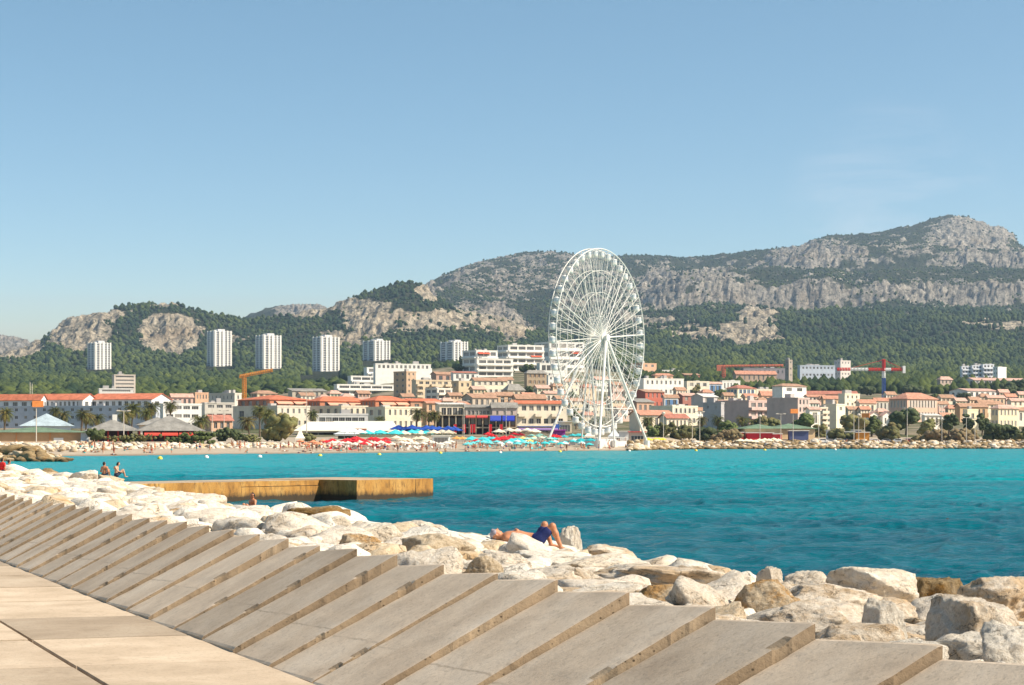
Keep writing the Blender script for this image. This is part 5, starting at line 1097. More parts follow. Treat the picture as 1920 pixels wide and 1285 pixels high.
BU = [(498,556,781,832,'o',185,'big olive green bush on the beach front left of the white marquee','bush'),(452,502,815,834,'o',178,'low hedge running left from the big olive bush','hedge'),(164,198,806,832,'g',172,'green bush between the beach hut and the chimney pavilion','bush'),
 (186,300,816,832,'o',164,'long low hedge in front of the chimney pavilion','hedge'),(296,420,815,832,'g',165,'long low hedge in front of the red awning restaurant','hedge'),(400,455,806,826,'d',195,'dark hedge right of the red awning restaurant','hedge'),(560,604,812,832,'o',190,'small bush at the foot of the white marquee','bush'),
 (1346,1384,789,812,'g',246,'bright green round bush before the mauve block','bush'),(1230,1266,790,818,'o',236,'scrubby bush right of the wheel foot','bush'),(1252,1300,798,822,'o',238,'low olive scrub before the cream villa','bush'),(1296,1344,796,820,'d',240,'dark scrub left of the bright green round bush','bush'),(1336,1384,808,824,'b',238,'dry brown scrub under the bright green round bush','bush'),(1212,1236,796,824,'g',234,'green scrub touching the right leg of the wheel','bush'),
 (1416,1456,781,806,'o',252,'tree in front of the mauve block balconies','tree'),(1488,1528,782,808,'g',254,'tree below the striped lit end block','tree'),(1524,1552,790,812,'o',250,'grey green bush beside the cream balcony block','bush'),(1582,1626,778,812,'o',252,'olive tree group head left of the pink mansion','tree'),(1618,1650,782,812,'g',253,'green tree right of the olive tree near the gabled houses','tree'),(1650,1690,796,818,'o',246,'silvery scrub under the pink mansion','bush'),(1674,1724,771,804,'d',256,'large dark round tree before the pink mansion','tree'),(1716,1750,786,812,'o',250,'low tree right of the large dark round tree','tree'),
 (1764,1794,775,800,'d',258,'dark tree right of the pink mansion','tree'),(1802,1826,780,806,'d',258,'round tree left of the bright cream cube house','tree'),(1829,1854,778,806,'d',258,'round tree right of the bright cream cube house','tree'),(1846,1902,797,814,'d',248,'dark hedge below the villa at the right edge','hedge'),(1890,1950,795,818,'o',246,'olive hedge cut by the right picture edge','hedge'),(1700,1780,805,820,'b',243,'dry brown scrub strip under the large dark tree','bush'),(1776,1850,806,821,'b',243,'dry brown scrub strip under the round tree pair','bush'),(1540,1600,806,820,'o',243,'low scrub right of the green kiosks','bush'),
 (856,886,724,748,'g',None,'green tree beside the beige gabled hill house','tree'),(893,918,732,746,'g',None,'small bright tree under the long cream hill house','tree'),(984,1006,726,745,'d',None,'round dark tree under the tall dark stone house','tree'),(862,878,668,694,'d',None,'dark pine touching the blue white tower block','tree'),(845,875,684,700,'d',None,'low dark pine below the blue white tower block','tree'),(972,1006,684,700,'g',None,'green tree above the tall dark stone house','tree'),(1018,1036,660,680,'d',None,'dark tree between the white modern apartments','tree'),(1286,1312,720,742,'o',None,'olive tree beside the little red upper storey house','tree'),(1338,1366,733,746,'g',None,'green tree left of the blue shuttered cream house','tree'),(732,748,700,716,'d',None,'dark bush between white terraces','bush'),(940,962,692,702,'d',None,'cypress clump under the white modern apartments','tree'),(836,852,744,758,'g',None,'small tree at the end of the beige stepped apartments','tree'),(1740,1766,742,756,'g',None,'green tree right behind the pink mansion roof','tree'),(1876,1906,718,744,'d',None,'big dark tree before the school','tree'),(1898,1940,714,744,'d',None,'dark tree at the right edge before the school','tree'),(1795,1822,738,752,'d',None,'dark tree below the white warehouse','tree'),(1612,1640,724,742,'d',None,'dark tree behind the long red terrace','tree'),(1690,1730,722,742,'d',None,'dark pine above the pink mansion','tree'),(1100,1130,786,812,'d',240,'dark tree behind the wheel base','tree'),(1068,1092,768,796,'g',262,'green tree behind the left legs of the wheel','tree'),(1060,1080,735,756,'d',None,'dark cypress left behind the wheel','tree'),(1166,1186,742,764,'d',None,'dark cypress right behind the wheel','tree')]
for a, b, c, d, k, D, lab, nm in BU: tree(a, b, c, d, k, lab, D, nm, 'tree' if nm == 'tree' else nm, .13 if nm == 'hedge' else .15)
# ================================================================= buoys, lamps, cranes, parasols, stalls
def gp(px, D): return Vector(((px-CX)/F*D*KD, D*KD, gz(px, D*KD)))
b = MB(); b.lathe([(0, -.35), (.3, -.25), (.42, 0), (.34, .25), (.16, .38), (0, .42)], 14)
ybm = b.mesh('buoy', mat('yellow_buoy_paint', (.80, .62, .08), .5, .15, 2), True); wbm = b.mesh('buoy', mat('white_buoy_paint', (.80, .78, .70), .5, .15, 2), True)
for px, py, c in ((300,861,1),(387,859,0),(487,858,0),(600,856,1),(711,854,1),(826,851,1),(938,850,0),(1050,848,1),(1180,847,0),(1305,846,1),(1434,845,1),(1566,844,0)):
    D = EYE*F/(py-HY); o = link('buoy', ybm if c else wbm, None, ((px-CX)/F*D, D, .05)); o.scale = (1.0,)*3
    tag(o, ('yellow' if c else 'white')+' float of the swimming line off the far beach', 'buoy', 'floats of the swimming line')
# lamp posts and flag poles
LM = mat('pale_post_paint', (.62, .56, .47), .6, .1, 1)
def lamp(px, yt, D, lab, kind=0):
    p = gp(px, D); H = EYE-(yt-HY)/F*D*KD-p.z; r = empty('street_lamp', p, random.uniform(-.4, .4), label=lab, cat='street lamp', group='tall lamps along the far shore')
    mb = MB(); mb.tube((0, 0, -.5), (0, 0, H-.2), .13, .08, 8); mb.obj('post', LM, r)
    mb = MB()
    if kind == 0: mb.tube((-1.1, 0, H-.1), (1.1, 0, H-.1), .07, n=6); mb.box(-1.6, -.25, H-.15, -.8, .25, H+.12); mb.box(.8, -.25, H-.15, 1.6, .25, H+.12)
    elif kind == 1: mb.lathe([(0, -.5), (.5, -.35), (.62, 0), (.4, .35), (0, .45)], 10, (0, 0, H))
    else: mb.box(-.9, -.3, H-.9, 1.6, .3, H+.5)
    mb.obj('lamp_head', [LM, LM, mat('orange_flood_housing', (.75, .25, .06), .6)][kind], r)
for a in ((68,756,168,'lamp with an orange head before the pale blue pavilion',2),(232,770,170,'double armed lamp beside the chimney pavilion'),(398,756,240,'slim lamp left of the orange villa roof'),(420,770,230,'lamp in front of the small orange roofed villa'),(575,733,192,'tall lamp between the olive bush and the marquee'),(870,752,206,'thin pole at the left end of the red awnings'),(949,748,206,'thin pole before the blue awning'),(1244,775,226,'lamp in the scrub right of the wheel',1),(1298,790,236,'thin lamp left of the green round bush'),(1312,772,238,'slim lamp right of the thin lamp near the green round bush'),(1425,780,237,'ball headed lamp before the green kiosks',1),(1464,776,237,'bare pole between the two green kiosks'),(1487,770,236,'lamp with a reddish head before the longer green kiosk',2),(1535,778,238,'pole at the right end of the longer green kiosk'),(1601,752,240,'slim tall lamp left of the silvery scrub'),(1610,778,238,'lamp left of its neighbour before the olive tree',1),(1621,778,237,'square headed lamp before the olive tree',2),(1701,765,240,'white pole in front of the large dark round tree'),(1766,760,242,'pole before the dark tree right of the mansion'),(1812,783,240,'thin pole right of the dry scrub strip'),(1828,784,239,'lamp beside the thin pole right of the dry scrub strip')): lamp(*a)
# cranes
def lattice(mb, a, b, w, nseg, r=.05):
    a, b = Vector(a), Vector(b); d = (b-a).normalized(); u = d.orthogonal().normalized()*w; v = d.cross(u).normalized()*w; P = [[a+(b-a)*i/nseg+s*u+t*v for s, t in ((1, 1), (1, -1), (-1, -1), (-1, 1))] for i in range(nseg+1)]
    for k in range(4): mb.tube(P[0][k], P[-1][k], r*1.5, n=4)
    for i in range(nseg):
        for k in range(4): mb.tube(P[i][k], P[i+1][(k+1) % 4], r, n=4)
ORC = mat('orange_crane_paint', srgb(226, 150, 60), .6, .08); D = 420*KD; p = at(458, 704, D); zb = gz(458, D)
r = empty('tower_crane', (p.x, D, zb), 0, label='small orange crane with a raised arm above the terracotta roofs', cat='crane'); H = p.z-zb
mb = MB(); lattice(mb, (0, 0, 0), (0, 0, H), .75, 14, .18); mb.obj('mast', ORC, r)
mb = MB(); lattice(mb, (-2.6, 0, H-.6), (16, 0, H+3.0), .55, 14, .16); mb.obj('jib', ORC, r); mb = MB(); mb.box(-2.8, -.8, H-1.6, -1, .8, H-.2); mb.obj('counterweight', ORC, r)
REDC, BLUC, WHC = mat('red_crane_paint', srgb(206, 48, 40), .6, .08), mat('blue_crane_paint', srgb(48, 84, 160), .6, .08), mat('white_crane_paint', (.78, .78, .76), .6, .05)
D = 455*KD; p = at(1657, 693, D); zb = gz(1657, D)-1; r = empty('tower_crane', (p.x, D, zb), .12, label='red white and blue tower crane over the right half of the town', cat='crane'); H = p.z-zb; s_ = D/F
mb = MB(); lattice(mb, (0, 0, 0), (0, 0, H-16*s_), .75, 12, .15); mb.obj('lower_mast', BLUC, r); mb = MB(); lattice(mb, (0, 0, H-16*s_), (0, 0, H-3*s_), .7, 5, .16); mb.obj('upper_mast', WHC, r)
mb = MB(); lattice(mb, (0, 0, H-3*s_), (0, 0, H+19*s_), .6, 8, .2); mb.obj('top_tower', REDC, r)
for a, b, m_ in ((-90, -64, REDC), (-64, -30, WHC), (-30, 0, REDC), (0, 14, WHC), (14, 40, REDC)):
    mb = MB(); lattice(mb, (a*s_, 0, H), (b*s_, 0, H), .55, 5, .17); mb.obj('jib', m_, r)
mb = MB(); mb.box(36*s_, -1.2, H-2.2, 41*s_, 1.2, H+2.2); mb.obj('counterweight', WHC, r); mb = MB(); mb.tube((0, 0, H+18*s_), (-60*s_, 0, H+1), .14, n=4); mb.tube((0, 0, H+18*s_), (34*s_, 0, H+1), .14, n=4); mb.obj('stay', REDC, r)
D = 560*KD; p = at(1357, 687, D); zb = gz(1357, D)-1; r = empty('tower_crane', (p.x, D, zb), 0, label='slim orange red crane with a long level arm in the wood right of the wheel', cat='crane'); H = p.z-zb; s_ = D/F; OR2 = mat('orange_red_crane_paint', srgb(222, 128, 96), .6, .08)
mb = MB(); lattice(mb, (0, 0, 0), (0, 0, H), .9, 12, .22); mb.obj('mast', OR2, r); mb = MB(); lattice(mb, (-13*s_, 0, H), (112*s_, 0, H+1.5*s_), .5, 22, .2); mb.obj('jib', OR2, r); mb = MB(); mb.box(-13*s_, -1, H-3.5, -5*s_, 1, H+.6); mb.obj('counterweight', OR2, r)
for px, yt, D, lab in ((58, 717, 430, 'twin telecom mast on the roof behind the white terraced houses'),):
    D *= KD; p = at(px, yt, D); mb = MB(); mb.tube((-.5, 0, -9), (-.5, 0, 0), .22, n=6); mb.tube((.7, 0, -9), (.7, 0, -.8), .22, n=6); mb.tube((-.5, 0, -7), (.7, 0, -7), .2, n=5); mb.obj('telecom_mast', LM, None, p, label=lab, cat='mast')
# parasols
PC_ = {}
def parasol_parts(c, w, hh):
    k = (c, w, hh)
    if k in PC_: return PC_[k]
    v = [(0, 0, hh)]; f = []; n_ = 8
    for i in range(n_): a = 2*pi*i/n_; v.append((w*cos(a), w*sin(a), hh-w*.42))
    for i in range(n_): a = 2*pi*(i+.5)/n_; v.append((w*.9*cos(a), w*.9*sin(a), hh-w*.44-.22))
    for i in range(n_): f += [(0, 1+i, 1+(i+1) % n_), (1+i, 1+n_+i, 1+(i+1) % n_)]
    cm = mesh('canopy', v, f, [pm(c, var=.08, scale=.8)]); mb = MB(); mb.tube((0, 0, -.1), (0, 0, hh+.1), .05, n=6); PC_[k] = (cm, mb.mesh('pole', LM)); return PC_[k]
def parasol(px, D, c, cn, w=1.5, hh=2.5, where='on the far beach'):
    w *= .8; hh *= .8 if 'behind' not in where else .92
    p = gp(px, D); r = empty('parasol', p, random.uniform(0, 1), label='%s parasol %s' % (cn, where), cat='parasol', group='parasols %s' % where); cm, po = parasol_parts(c, w, hh)
    link('canopy', cm, r); link('pole', po, r); return r
RED, TEAL, CRM, BLU, ORG, PNK = (224, 40, 48), (70, 200, 204), (238, 222, 190), (44, 84, 176), (240, 170, 90), (226, 90, 150)
R_ = random.Random(4)
def row(x0, x1, n_, c, cn, d0, d1, w=1.6, hh=2.5, where='on the far beach'):
    for i in range(n_): x = x0+(x1-x0)*(i+.5)/n_+R_.uniform(-3, 3); D = (shore(x)+R_.uniform(d0, d1))/KD; parasol(x, D, c, cn, w*R_.uniform(.9, 1.15), hh*R_.uniform(.92, 1.1), where)
row(608, 632, 2, RED, 'red', 30, 44); row(642, 682, 5, RED, 'red', 34, 60, 1.9); row(682, 730, 6, RED, 'red', 30, 56, 1.8)
row(612, 700, 5, (240, 180, 180), 'pale pink', 22, 34, 1.1, 1.8)
row(640, 700, 4, (236, 240, 232), 'white', 76, 96, 2.4, 3.3, 'behind the far beach'); row(684, 722, 3, TEAL, 'turquoise', 80, 96, 2.6, 3.4, 'behind the far beach')
row(736, 806, 5, TEAL, 'turquoise', 78, 96, 2.9, 3.4, 'behind the far beach'); row(728, 846, 9, CRM, 'cream', 70, 100, 2.6, 3.2, 'behind the far beach'); row(736, 808, 6, CRM, 'cream', 40, 60, 2.2, 2.6)
row(738, 860, 9, BLU, 'dark blue', 104, 120, 3.0, 4.4, 'behind the far beach')
row(854, 872, 2, ORG, 'orange', 46, 60); row(875, 888, 2, TEAL, 'turquoise', 40, 56, 1.7); row(888, 902, 1, RED, 'red', 36, 40, 1.5); row(902, 926, 5, TEAL, 'turquoise', 26, 60, 1.8)
row(912, 924, 2, RED, 'red', 60, 70, 1.9, 3); row(928, 958, 7, RED, 'red', 40, 64, 1.9, 2.8); row(955, 976, 3, TEAL, 'turquoise', 30, 44, 2.0, 2.4); row(962, 976, 2, RED, 'red', 62, 72, 1.9, 3)
row(978, 1004, 4, (244, 214, 120), 'yellow', 30, 60, 1.5); row(984, 1036, 8, (160, 214, 196), 'mint green', 36, 70, 1.6); row(1000, 1030, 3, CRM, 'cream', 30, 50, 1.6); row(1034, 1050, 2, RED, 'red', 50, 64, 1.9, 3); row(1028, 1060, 4, TEAL, 'turquoise', 26, 60, 1.8); row(1070, 1092, 3, TEAL, 'turquoise', 50, 64, 1.8); row(1088, 1110, 3, (40, 170, 180), 'deep teal', 28, 40, 1.8)
row(928, 1010, 5, (240, 226, 200), 'pale sand', 88, 100, 2.6, 3.4, 'behind the far beach'); row(1386, 1462, 9, (240, 228, 196), 'cream', 18, 26, 2.0, 3.0, 'at the red stalls')
row(1214, 1250, 4, (240, 216, 70), 'bright yellow', 26, 34, 1.6, 2.6, 'in the scrub right of the wheel')
row(560, 612, 5, (236, 150, 110), 'salmon', 14, 40, 1.3, 2.2); row(620, 740, 12, (236, 226, 206), 'pale sand', 14, 30, 1.4, 2.3); row(640, 735, 8, RED, 'red', 14, 34, 1.5, 2.4); row(745, 850, 10, (228, 222, 206), 'off white', 14, 36, 1.5, 2.3); row(870, 1000, 12, (110, 214, 214), 'light turquoise', 12, 34, 1.6, 2.3); row(930, 1100, 10, (230, 236, 230), 'white', 14, 40, 1.4, 2.2); row(1000, 1110, 8, TEAL, 'turquoise', 12, 34, 1.6, 2.3)
# low kiosks, tents and restaurant fronts
def stall(px0, px1, yt, D, wall, lab, roofc=None, name='kiosk', front=None, dep=4):
    D *= KD; X0, X1 = (px0-CX)/F*D, (px1-CX)/F*D; z0 = gz((px0+px1)/2, D); H = max(1.8, EYE-(yt-HY)/F*D-z0); w = X1-X0; r = empty(name, (X0, D, z0), 0, label=lab, cat=name.replace('_', ' '))
    mb = MB(); mb.box(0, 0, -1, w, dep, H-.25); mb.obj('wall', pm(wall), r); mb = MB(); mb.box(-.3, -.5, H-.248, w+.3, dep+.2, H); mb.obj('roof', pm(roofc or WHITE), r)
    if front:
        q = max(1, int(w/3)); fm = win_mesh(w/q*.8, H*.55, '')
        for i in range(q): link('window', fm, r, (w*(i+.5)/q, -.02, .4))
    return r, w, H
stall(811, 843, 816, 192, (236, 240, 236), 'small white beach kiosk with a poster left of the turquoise parasols', front=True)
stall(1162, 1180, 808, 214, (232, 232, 230), 'white ticket booth at the foot of the wheel', name='ticket_booth')
r, w, H = stall(1180, 1210, 809, 212, (196, 176, 160), 'long snack stall with a red fascia under the right leg of the wheel', (206, 70, 64), front=True)
for a in ((1378,1394,810,243,(196,40,50),'red stall farthest left beside the green kiosks'),(1400,1424,811,243,(200,44,52),'red stall under the cream parasols, second from the left'),(1426,1450,811,243,(190,40,48),'red stall before the joint of the green kiosks'),(1450,1466,813,243,(204,60,64),'small red stall right of the green kiosk joint'),(1480,1516,807,244,(82,92,130),'dark blue bar with an orange counter beside the red stalls'),(1600,1614,806,243,(70,84,140),'blue box stall left of the orange one'),(1606,1630,810,241,(206,140,60),'orange brown box stall right of the blue one'),(1552,1568,806,244,(226,228,230),'white van sized cabin left of the blue box stall'),(1584,1602,809,243,(230,226,216),'white tent cabin beside the blue box stall')): stall(a[0], a[1], a[2], a[3], a[4], a[5])
def tent(px0, px1, yp, ye, D, lab, dep=12, flat=False, name='marquee', c=(238, 228, 208), posts=True):
    D *= KD; X0, X1 = (px0-CX)/F*D, (px1-CX)/F*D; w = X1-X0; z0 = gz((px0+px1)/2, D); zp, ze = (EYE-(y-HY)/F*D-z0 for y in (yp, ye)); r = empty(name, (X0, D, z0), 0, label=lab, cat=name); mb = MB(); nb = max(1, round(w/9)); bw = w/nb; pw = 1.6
    if flat:
        q = [(-.5, -.5, ze), (w+.5, -.5, ze), (w-2, dep, zp), (3, dep, zp)]; mb.quad(*q); mb.quad(*[(x, y, z-.1) for x, y, z in q[::-1]]); mb.quad((w+.5, -.5, ze), (w+.5, dep, ze), (w-2, dep, zp), (w-2, dep, zp)); mb.quad((-.5, dep, ze), (-.5, -.5, ze), (3, dep, zp), (3, dep, zp))
    for i in range(0 if flat else nb):
        a, b, c_ = i*bw, (i+1)*bw, (i+.5)*bw; K = 6
        for (q0, q1) in (((a, 0), (b, 0)), ((b, 0), (b, dep)), ((b, dep), (a, dep)), ((a, dep), (a, 0))):
            for k in range(K):
                t0, t1 = k/K, (k+1)/K; h0, h1 = ze+(zp-ze)*t0**1.6, ze+(zp-ze)*t1**1.6
                L0 = [(q[0]+(c_-q[0])*t0, q[1]+(dep/2-q[1])*t0, h0) for q in (q0, q1)]; L1_ = [(q[0]+(c_-q[0])*t1, q[1]+(dep/2-q[1])*t1, h1) for q in (q0, q1)]; mb.quad(L0[0], L0[1], L1_[1], L1_[0])
    mb.obj('canopy', pm(c, var=.05), r)
    mb = MB(); mb.box(0, -.03, ze-.5, w, .03, ze); mb.obj('valance', pm(c, var=.05), r)
    for i in range(nb+1): mb = MB(); mb.tube((i*bw, 0, -.5), (i*bw, 0, ze), .07, n=6); mb.obj('post', LM, r)
    mb = MB(); mb.box(.3, dep-.4, -.5, w-.3, dep-.2, ze-.1); mb.obj('shade_backing', pm((96, 84, 72)), r); return r  # dark sheet at the back stands in for the shade under the canopy
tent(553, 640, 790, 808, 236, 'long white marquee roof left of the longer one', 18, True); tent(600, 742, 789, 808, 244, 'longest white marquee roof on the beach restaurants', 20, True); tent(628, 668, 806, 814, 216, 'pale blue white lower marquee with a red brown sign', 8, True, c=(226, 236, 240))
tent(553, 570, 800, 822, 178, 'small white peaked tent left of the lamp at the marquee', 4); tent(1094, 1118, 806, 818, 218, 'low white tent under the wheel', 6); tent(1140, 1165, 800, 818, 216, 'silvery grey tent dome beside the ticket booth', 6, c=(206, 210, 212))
mb = MB(); mb.box(0, -.08, 0, 3.6, 0, 1.1); p = at(664, 811, 215*KD-.4); mb.obj('sign_board', pm((176, 110, 84)), None, p, label='red brown sign board on the front of the pale blue marquee', cat='sign')
# dark two-storey veranda with coloured awnings
D = 240*KD; X0, X1 = (817-CX)/F*D, (968-CX)/F*D; w = X1-X0; z0 = gz(890, D)-.3; zt = EYE-(778-HY)/F*D-z0; zm = EYE-(802-HY)/F*D-z0
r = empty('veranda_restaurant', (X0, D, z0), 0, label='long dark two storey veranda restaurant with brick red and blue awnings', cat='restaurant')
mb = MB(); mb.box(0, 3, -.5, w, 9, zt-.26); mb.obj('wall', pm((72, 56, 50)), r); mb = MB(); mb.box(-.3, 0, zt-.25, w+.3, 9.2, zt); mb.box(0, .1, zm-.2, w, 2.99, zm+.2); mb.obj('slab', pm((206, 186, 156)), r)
for i in range(13): mb = MB(); q = w*i/12; mb.box(q-.2, .2, zm+.2, q+.2, .6, zt-.25); mb.box(q-.2, .2, -.5, q+.2, .6, zm-.2); mb.obj('pillar', pm((206, 186, 156)), r)
for i in range(12): mb = MB(); a, b = w*i/12+.5, w*(i+1)/12-.5; mb.box(a, 2.96, zm+.9, b, 3.0-.002, zt-1.0); mb.obj('window', GLASS, r)
U = lambda px: (px-817)/151*w
for a, b, c, d in ((872, 893, (190, 84, 72), .3), (893, 916, (196, 70, 66), .3), (918, 941, (58, 76, 170), .8), (941, 966, (40, 60, 170), .8)): awning(r, (U(a)+U(b))/2, .1, zt-.2, U(b)-U(a)-.4, 2.2, d*2, c)
for px in (851, 868, 882, 886, 917, 937): mb = MB(); mb.tube((0, 0, -.4), (0, 0, 3.4), .05, n=5); rr_ = mb.obj('feather_flag', LM, None, (X0+U(px), D-2, z0), label='narrow red feather flag before the dark veranda', cat='flag', group='red feather flags'); m2 = MB(); m2.box(.05, -.03, .9, .95, .03, 3.6); m2.obj('cloth', pm(RED), rr_)
# blue fascia restaurant between veranda and wheel
D = 244*KD; r, w, H = stall(968, 1050, 799, 244, (226, 208, 180), 'low restaurant with a blue fascia and blue banner left of the wheel', (120, 144, 190), 'restaurant', True, 8)
awning(r, w*.5, -.55, H*.72, w*.9, 2.4, .5, (150, 120, 170)); mb = MB(); mb.box(w*.84, -.58, H-1.2, w*.98, -.52, H+.6); mb.obj('banner', pm((72, 110, 190)), r)
stall(1036, 1060, 808, 232, (150, 60, 150), 'purple fronted snack stall at the left foot of the wheel', (196, 80, 190)); stall(1046, 1072, 790, 246, (232, 214, 184), 'cream shed with a dark slit window at the left foot of the wheel', front=True)
# parked cars behind the right riprap, sunbeds on the sand
cb = MB()
def car_mesh(c):
    bm = bmesh.new(); P = [(-2.1, .35), (-2.1, .8), (-1.5, .95), (-.9, 1.42), (.7, 1.42), (1.3, .98), (2.05, .82), (2.1, .35)]
    vs = [[bm.verts.new((x, y, z)) for x, z in P] for y in (-.85, .85)]
    for i in range(len(P)): j = (i+1) % len(P); bm.faces.new((vs[0][i], vs[0][j], vs[1][j], vs[1][i]))
    bm.faces.new(vs[0][::-1]); bm.faces.new(vs[1]); bmesh.ops.bevel(bm, geom=bm.edges[:], offset=.07, segments=2, affect='EDGES'); me = bpy.data.meshes.new('body'); bm.to_mesh(me); bm.free(); me.materials.append(c); return me
CARC = [('white', mat('white_car_paint', (.75, .75, .74), .3, 0, spec=.5)), ('grey', mat('grey_car_paint', (.25, .26, .28), .3, 0, spec=.5)), ('red', mat('red_car_paint', (.5, .04, .04), .3, 0, spec=.5)), ('dark blue', mat('blue_car_paint', (.05, .07, .18), .3, 0, spec=.5))]
CB = [car_mesh(c[1]) for c in CARC]; mb = MB(); mb.tube((0, -.1, 0), (0, .1, 0), .33, n=14); WH = mb.mesh('wheel', mat('tyre', (.02, .02, .02), .8, 0)); mb = MB(); mb.quad((-1.25, -.87, .98), (1.0, -.87, .98), (.66, -.87, 1.34), (-.84, -.87, 1.34)); mb.quad((1.0, .87, .98), (-1.25, .87, .98), (-.84, .87, 1.34), (.66, .87, 1.34)); CW = mb.mesh('window', GLASS)
for px, i in ((1542, 0), (1556, 1), (1572, 0), (1588, 3), (1640, 0), (1662, 1), (1684, 0), (1706, 2), (1744, 0)):
    p = gp(px, (shore(px)+34)/KD); r = empty('parked_car', p, R_.uniform(-.2, .2), label='%s car parked behind the right hand riprap' % CARC[i][0], cat='car', group='cars parked behind the riprap'); link('body', CB[i], r); link('window', CW, r)
    for x in (-1.3, 1.3):
        for y in (-.78, .78): link('wheel', WH, r, (x, y, .33))
mb = MB(); mb.box(-.9, -.3, .28, .55, .3, .36); mb.quad((.55, -.3, .36), (.55, .3, .36), (.95, .3, .8), (.95, -.3, .8))
for x in (-.8, .5):
    for y in (-.27, .27): mb.tube((x, y, 0), (x, y, .28), .03, n=5)
SB = [(n_, mb.mesh('sunbed', pm(c))) for n_, c in (('white', (236, 232, 224)), ('turquoise', TEAL), ('red', RED))]
for i in range(100):
    px = R_.choice([R_.uniform(605, 740), R_.uniform(740, 850), R_.uniform(870, 1110)]); k = 2 if px < 740 and R_.random() < .6 else (1 if px > 870 and R_.random() < .5 else 0); p = gp(px, (shore(px)+R_.uniform(9, 40))/KD)
    link('sunbed', SB[k][1], None, p, R_.uniform(0, 6), label=SB[k][0]+' sunbed on the sand of the far beach', cat='sunbed', group='sunbeds on the far beach')
# ================================================================= people: one smooth surface per body (rounded limbs blended together)
def sdf_surface(prims, h, name, mats, clip=None, inflate=0.):
    P = np.array([p[k] for p in prims for k in (0, 1)], float); rm = max(max(p[2], p[3]) for p in prims)+h*3+inflate
    lo, hi = P.min(0)-rm, P.max(0)+rm; nn = np.ceil((hi-lo)/h).astype(int)+1
    X, Y, Z_ = np.meshgrid(*[lo[i]+h*np.arange(nn[i]) for i in range(3)], indexing='ij'); d = np.full(X.shape, 9.)
    for a, b, ra, rb, k in prims:
        a, b = np.array(a, float), np.array(b, float); ab = b-a; L2 = max((ab**2).sum(), 1e-9)
        t = np.clip(((X-a[0])*ab[0]+(Y-a[1])*ab[1]+(Z_-a[2])*ab[2])/L2, 0, 1)
        q = np.sqrt((X-a[0]-t*ab[0])**2+(Y-a[1]-t*ab[1])**2+(Z_-a[2]-t*ab[2])**2)-(ra+(rb-ra)*t)-inflate
        hh = np.clip(.5+.5*(d-q)/k, 0, 1); d = d*(1-hh)+q*hh-k*hh*(1-hh)
    if clip is not None: d = np.maximum(d, clip(X, Y, Z_))
    s = d < 0; c = [s[i:nn[0]-1+i, j:nn[1]-1+j, k:nn[2]-1+k] for i in (0, 1) for j in (0, 1) for k in (0, 1)]; tot = sum(q.astype(int) for q in c); act = (tot > 0) & (tot < 8)
    idx = np.full(act.shape, -1); ac = np.argwhere(act); idx[act] = np.arange(len(ac)); acc = np.zeros((len(ac), 3)); cnt = np.zeros(len(ac)); cor = [(i, j, k) for i in (0, 1) for j in (0, 1) for k in (0, 1)]
    for e0 in range(8):
        for e1_ in range(e0+1, 8):
            A_, B_ = np.array(cor[e0]), np.array(cor[e1_])
            if abs(A_-B_).sum() != 1: continue
            da = d[tuple((ac+A_).T)]; db = d[tuple((ac+B_).T)]; m_ = (da < 0) != (db < 0); t = np.where(m_, da/np.where(m_, da-db, 1), 0); acc += np.where(m_[:, None], A_+(B_-A_)*t[:, None], 0); cnt += m_
    v = lo+(ac+acc/cnt[:, None])*h; fs = []
    for ax in range(3):
        o1, o2 = [(1, 2), (2, 0), (0, 1)][ax]; sl = [slice(None)]*3; sl[ax] = slice(0, -1); s0 = s[tuple(sl)]; sl[ax] = slice(1, None); s1 = s[tuple(sl)]
        for fl, m_ in ((0, s0 & ~s1), (1, ~s0 & s1)):
            e = np.argwhere(m_); e = e[(e[:, o1] > 0) & (e[:, o2] > 0) & (e[:, o1] < nn[o1]-1) & (e[:, o2] < nn[o2]-1)]
            q = []
            for a_, b_ in ((0, 0), (1, 0), (1, 1), (0, 1)): f_ = e.copy(); f_[:, o1] -= 1-a_; f_[:, o2] -= 1-b_; q.append(idx[tuple(f_.T)])
            q = np.stack(q, -1); fs.append(q[:, ::-1] if fl else q)
    fs = np.concatenate(fs); fs = fs[(fs >= 0).all(1)]
    return mesh(name, v, fs, mats, smooth=True)
def skin(name, c):
    m, n, l, p = nodes(name); t = tex(n, l, 14, 4, .6); t2 = tex(n, l, 3, 3, .5)
    cc = ramp(n, l, t, [(.3, tuple(v*.86 for v in c)), (.7, tuple(v*1.08 for v in c))]); l.new(mixc(n, l, ramp(n, l, t2, [(.45, g(0)), (.7, g(.35))]), cc, (c[0]*1.05, c[1]*.8, c[2]*.72)), p.inputs['Base Color'])
    p.inputs['Roughness'].default_value = .5; p.inputs['Subsurface Weight'].default_value = .12; p.inputs['Subsurface Radius'].default_value = (.02, .008, .004); return m
SK = [skin('tanned_skin', (.50, .215, .105)), skin('light_skin', (.58, .33, .21)), skin('dark_tan_skin', (.34, .15, .075))]
